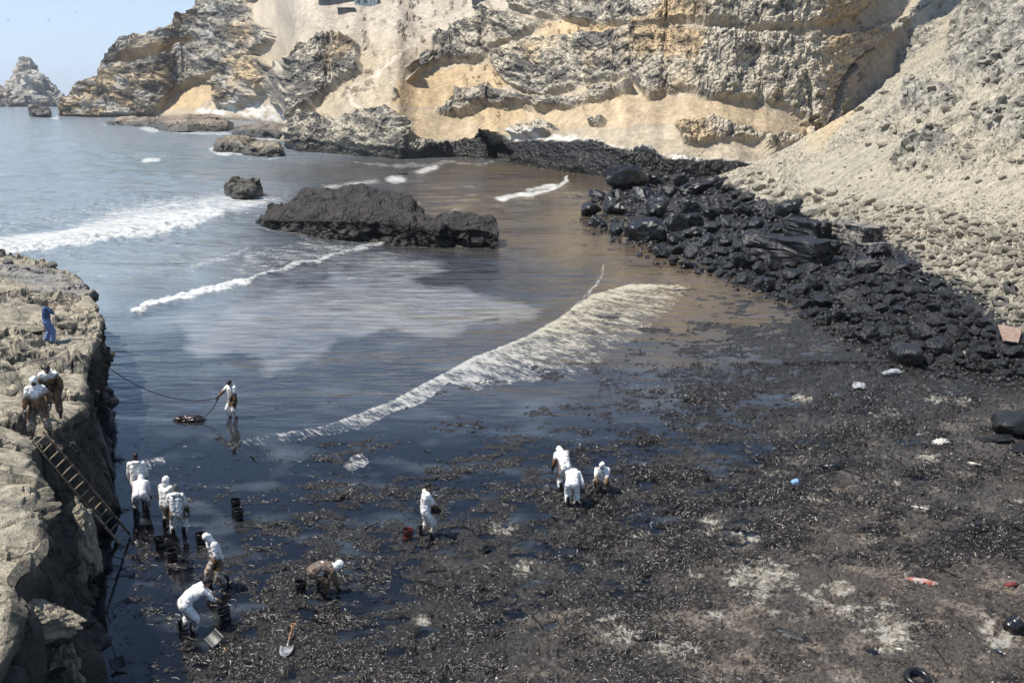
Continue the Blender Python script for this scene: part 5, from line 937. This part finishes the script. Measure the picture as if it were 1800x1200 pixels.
lump('cloth', 'red scrap of cloth among black weed by the right border', 'cloth', H(1778, 1028, 0), (.22, .10, .07), 813, M_redc, .5, 2.4, rz=.2); lump('cloth', 'long dark wet cloth crumpled on the brown mud, lower right', 'cloth', H(1395, 1118, 0), (.55, .20, .06), 814, M_dcloth, .5, 3.2, rz=-.75); lump('bag', 'black plastic bag half buried above the blue jug', 'bag', H(1462, 822, 0), (.5, .3, .16), 815, M_blkbag, .6, 2.5, rz=.2)
lump('paper', 'scrap of white paper on the brown mud at the lower right', 'paper', H(1582, 1141, 0), (.14, .07, .03), 816, M_wbag, .5, 3, rz=-.4); lump('cloth', 'folded white rag lying between pale sand patches, upper right of the beach', 'cloth', H(1712, 815, 0), (.26, .12, .05), 817, M_wbag, .5, 3, rz=-.5); lump('rag', 'small white rag below the blue jug to the right', 'rag', H(1618, 893, 0), (.30, .10, .06), 818, M_wbag, .5, 3, rz=-.45)
lump('bag', 'dark olive bag lying on the mud to the right of the blue jug', 'bag', H(1446, 862, 0), (.34, .14, .10), 819, M_dcloth, .3, 2, rz=-.2); boulder(1672, 1204, 15, pale_meshes[3], M_pale, 'pale rounded stone half cut by the bottom border', (1.3, 1, .6), .1, .3, 'stone', 'stone')
bucket('tub', 'black tub lying on its side in the mud near the right border, lower corner', H(1770, 1112, .12), M_blackpl, (1.15, .2), .05, .36, .24, None)
bucket('pot', 'small black pot standing in the weed in the middle of the beach', on_z(857, 970, -.02), M_blackpl, (.2, .1), .12, .17, .13, None); boulder(885, 1045, 8, blk_meshes[6], M_oilstone, 'small black stone on the mud left of a pale sand patch', (1, .8, .9), .2, .3, 'stone', 'stone')
t = thing('bottle', 'small clear bottle with a white cap lying in the mud near the bottom right corner', 'bottle', H(1757, 1148, .05), 0, None, rot=(R(85), 0, R(30))); MB().lathe([(.001, -.12), (.04, -.12), (.045, -.11), (.045, .04), (.02, .09), (.016, .12)], 14).build('body', plain('oily_clear', (.05, .06, .075), .12, .3), t); MB().lathe([(.019, .115), (.019, .145), (.001, .147)], 12).build('cap', M_wbag, t)
M_stick = plain('oily_stick', (.022, .018, .015), .3, .5, 8, .01, 30)
for i, (x0, y0, x1, y1) in enumerate([(935,1082,965,1112),(1100,868,1134,900),(1170,900,1205,896),(1365,905,1385,938),(1015,1003,1030,1032),(980,1140,984,1165),(1650,1000,1700,1025),(1640,1135,1672,1186),(1455,1010,1462,1028),(1520,1048,1530,1040),(640,930,668,920),(590,880,606,868),(440,800,452,812),(745,790,760,795),(1240,840,1300,880),(1290,810,1340,832),(1395,960,1440,975),(1590,962,1620,955),(700,880,712,905),(1000,800,1050,812),(320,1120,345,1128),(215,1000,236,1003),(1690,1100,1735,1130),(905,962,930,955),(1560,800,1600,830)]):
    a, b = H(x0, y0, .03), H(x1, y1, .03); m_ = (a+b)/2 + Vector((rs.uniform(-.06, .06), rs.uniform(-.06, .06), .03)); rr_ = rs.uniform(.012, .028); mb = MB().tube([a, a.lerp(m_, .6), m_, m_.lerp(b, .5), b], [rr_, rr_*.95, rr_*.9, rr_*.7, rr_*.35], 6)
    tw = m_ + Vector((rs.uniform(-.2, .2), rs.uniform(-.2, .2), .04)); mb.tube([m_, m_.lerp(tw, .5), tw], [rr_*.6, rr_*.5, rr_*.25], 5); tag(mb.build('stick', M_stick), 'black oil-coated stick lying on the beach', 'stick', 'oil-coated sticks strewn over the beach')
# ------------------------------------------------------------------ WEED, PEBBLES, FLECKS (nobody could count them)
def seaweed(name, n, seed, xr, yr, mat, L=(.10, .38), W=(.006, .020), wet=False, nclus=420, lift=.02):
    rs = np.random.default_rng(seed); cx = rs.uniform(*xr, nclus); cy = rs.uniform(*yr, nclus); wk = np.exp(rs.normal(0, 1.0, nclus)); k = rs.choice(nclus, n, p=wk/wk.sum()); ssz = rs.uniform(6, 34, nclus)
    px = cx[k] + rs.normal(0, 1, n)*ssz[k]*1.3; py = cy[k] + rs.normal(0, 1, n)*ssz[k]*.42; P = on_z(px, np.clip(py, 640, 1260)); l = rs.uniform(*L, n); wd = rs.uniform(*W, n)
    z0 = beach_z(P[:, 0], P[:, 1]); ok = (z0 > -.035) | (rs.uniform(size=n) < .05); P, l, wd = P[ok], l[ok], wd[ok]; n = len(P)
    ang = np.where(rs.uniform(size=n) < .6, rs.normal(-.5, .7, n), rs.uniform(0, 6.28, n)); bend = rs.normal(0, 1.0, n); m = 5; pts = np.zeros((n, m, 3)); cur = P.copy(); a = ang.copy()
    for j in range(m):
        pts[:, j] = cur; cur = cur + np.stack([np.cos(a), np.sin(a), 0*a], 1)*(l/(m-1))[:, None]; a = a + bend*.5 + rs.normal(0, .35, n)
    z = np.maximum(beach_z(pts[..., 0].ravel(), pts[..., 1].ravel()).reshape(n, m), 0.0) + rs.uniform(.004, lift, (n, m)) + rs.uniform(0, lift*1.6, n)[:, None]*np.sin(np.linspace(0, 3.14, m))[None]; pts[..., 2] = z
    t = np.gradient(pts, axis=1); t /= np.linalg.norm(t, axis=-1, keepdims=True); roll = rs.uniform(-.7, .7, (n, 1)); s = np.stack([-t[..., 1], t[..., 0], np.broadcast_to(roll, (n, m))], -1); s /= np.linalg.norm(s, axis=-1, keepdims=True); tap = np.array([.5, 1, 1.1, .9, .25])[None, :, None]*wd[:, None, None]
    V = np.stack([pts - s*tap, pts + s*tap + np.array([0, 0, .0])], 2).reshape(n, m*2, 3); base = (np.arange(n)*m*2)[:, None, None]; q = np.array([[2*j, 2*j+1, 2*j+3, 2*j+2] for j in range(m-1)])[None] + base
    return tag(obj(name, raw_mesh(name, V.reshape(-1, 3), q.reshape(-1, 4)), mat), kind='stuff')
M_weed = plain('oiled_seaweed', (.014, .012, .010), .24, .4, 3., .02, 20, .6, col2=(.035, .028, .022)); M_weed2 = plain('muddy_weed', (.085, .072, .058), .5, .5, 3., .01, 20, .4, col2=(.07, .06, .05))
seaweed('seaweed', 52000, 51, (190, 1250), (745, 1230), M_weed, L=(.07, .30), W=(.004, .014), nclus=520)
seaweed('seaweed', 34000, 52, (1000, 1850), (590, 1000), M_weed, L=(.10, .42), W=(.006, .022), nclus=420, lift=.05)
seaweed('seaweed', 4500, 53, (230, 1000), (770, 1230), M_weed2, L=(.05, .16), W=(.004, .012), nclus=500)
seaweed('seaweed', 7000, 54, (1000, 1850), (900, 1230), M_weed, L=(.08, .3), W=(.004, .012), nclus=260)
def flecks(name, n, seed, xr, yr, lo, hi, mat, dens=None, up=.3):
    rs = np.random.default_rng(seed); px = rs.uniform(*xr, n); py = rs.uniform(*yr, n)
    if dens is not None: k = rs.uniform(size=n) < dens(px, py); px, py = px[k], py[k]
    P = on_z(px, py); P[:, 2] = beach_z(P[:, 0], P[:, 1]); P = P[P[:, 2] > -.02]; s = rs.uniform(lo, hi, len(P))**1.0; return stones_stuff(name, list(zip(P, s)), tiny, mat, seed+1, up)
M_gloss = M_oilstone
flecks('oiled_pebbles', 6000, 61, (1020, 1840), (560, 860), .015, .07, M_gloss, lambda x, y: np.clip(sstep(980, 1150, x)*sstep(870, 700, y), 0, 1))
flecks('mud_crumbs', 5000, 62, (220, 1840), (780, 1235), .008, .024, M_weed, lambda x, y: sstep(150, 700, x)*.9 + .1)
flecks('pale_crumbs', 1200, 63, (350, 1840), (640, 1235), .008, .030, plain('shell_bits', (.55, .52, .46), .8, .3), lambda x, y: sstep(200, 1100, x)*.8 + .1)
# ------------------------------------------------------------------ HUTS on the hill, BIRDS
bpy.context.view_layer.update(); dg = bpy.context.evaluated_depsgraph_get()
def hut(px, py, wpx, hpx, label, mat, depth=5, door=False, roofc=None, rz=0., name='hut', windows=0):
    loc, nor = hit(px, py); k = (loc-cam.location).length/FPX; W, Hh = wpx*k, hpx*k; t = thing(name, label, 'hut', loc + Vector((0, depth*.5, -.4)), rz); MB().box((0, 0, Hh/2), (W, depth, Hh)).build('wall', mat, t, False, .02)
    MB().box((0, 0, Hh + .12), (W*1.06, depth*1.1, .18), Euler((R(-3), 0, 0))).build('roof', roofc or M_roof, t, False, .02)
    for k_ in range(int(W/1.1)): MB().box((-W/2 + .55 + k_*1.1, -depth/2 - .03, Hh/2), (.09, .06, Hh*.98)).build('batten', M_roof, t, False)
    if door: MB().box((W*.22, -depth/2 - .04, Hh*.4), (W*.12, .08, Hh*.75)).build('door', M_roof, t, False, .01)
    for k_ in range(windows): MB().box((-W*.3 + k_*W*.3, -depth/2 - .04, Hh*.6), (W*.12, .08, Hh*.3)).build('window', M_roof, t, False, .01)
    return t
M_roof = plain('grey_roof', (.17, .17, .17), .8, .3, 1.); M_plk = plain('grey_planks', (.20, .195, .19), .85, .4, .6); M_turq = plain('turquoise_wall', (.33, .50, .50), .8, .3, .5, col2=(.55, .58, .55)); M_pk = plain('pink_dusty', (.42, .36, .33), .9, .2)
hut(608, 24, 27, 10, 'low grey plank hut on the sandy hilltop, in front of the turquoise building', M_plk, 4); hut(592, 8, 60, 16, 'grey plank building with a door on the hilltop at the top border', M_plk, 6, True, windows=1); hut(643, 11, 38, 15, 'pale turquoise building on the hilltop beside the grey plank building', M_turq, 5, False, windows=2); hut(843, 4, 26, 10, 'grey hut on the hilltop cut by the top border, right of the sandy slope', M_plk, 5)
boulder(838, 16, 8, pale_meshes[1], plain('hill_stone', (.13, .13, .13), .9, .3), 'dark grey rounded rock on the hilltop below the hut at the top border', (1.2, .8, .6), .2, .4, 'rock', 'rock')
def bird(px, py, dist_, span, label, dark, roll, yaw, fold):
    loc = Vector(on_y(px, py, dist_)); t = thing('bird', label, 'bird', loc, 0, 'seabirds in the sky', rot=(0, roll, yaw)); m = M_birdd if dark else M_birdl
    MB().ell((0, 0, 0), (span*.07, span*.19, span*.065)).build('body', m, t); MB().ell((0, span*.20, span*.02), (span*.04, span*.06, span*.04)).build('head', m, t)
    for s in (-1, 1):
        V = [(0, span*.08, .0), (s*span*.22, span*.13, span*.20*fold), (s*span*.5, span*.02, span*.12*fold), (s*span*.24, -span*.04, span*.18*fold), (0, -span*.08, 0)]; V2 = [(a, b, c-span*.012) for a, b, c in V]
        MB().add(V + V2, [(0, 1, 3, 4), (1, 2, 3), (9, 8, 6, 5), (8, 7, 6), (0, 5, 6, 1), (1, 6, 7, 2), (2, 7, 8, 3), (3, 8, 9, 4)]).build('wing', m, t, False)
M_birdd = plain('dark_plumage', (.05, .03, .03), .8, .3); M_birdl = plain('grey_plumage', (.34, .36, .42), .8, .2)
bird(14, 36, 210, 1.3, 'dark bird with steeply banked wings, leftmost of the three in the sky', True, 1.1, .5, .8); bird(86, 36, 260, 1.5, 'pale grey bird with wings raised in a V, above the sea stack', False, .05, .1, 1.5); bird(133, 22, 260, 1.3, 'small grey bird gliding, rightmost of the three in the sky', False, -.25, .9, .3)
# ------------------------------------------------------------------ HAZE over the bay
HAZE = 0.00007
if HAZE:
    hm = bpy.data.materials.new('sea_air'); hm.use_nodes = True; ht = hm.node_tree; ht.nodes.remove(ht.nodes['Principled BSDF']); pv = ht.nodes.new('ShaderNodeVolumePrincipled'); pv.inputs['Color'].default_value = (.86, .92, 1, 1); pv.inputs['Density'].default_value = HAZE; pv.inputs['Anisotropy'].default_value = .2
    ht.links.new(pv.outputs[0], ht.nodes['Material Output'].inputs['Volume']); hb_ = MB().box((0, 6950, 119), (24000, 14100, 246)); hz_o = tag(hb_.build('haze', hm, None, False), kind='stuff')
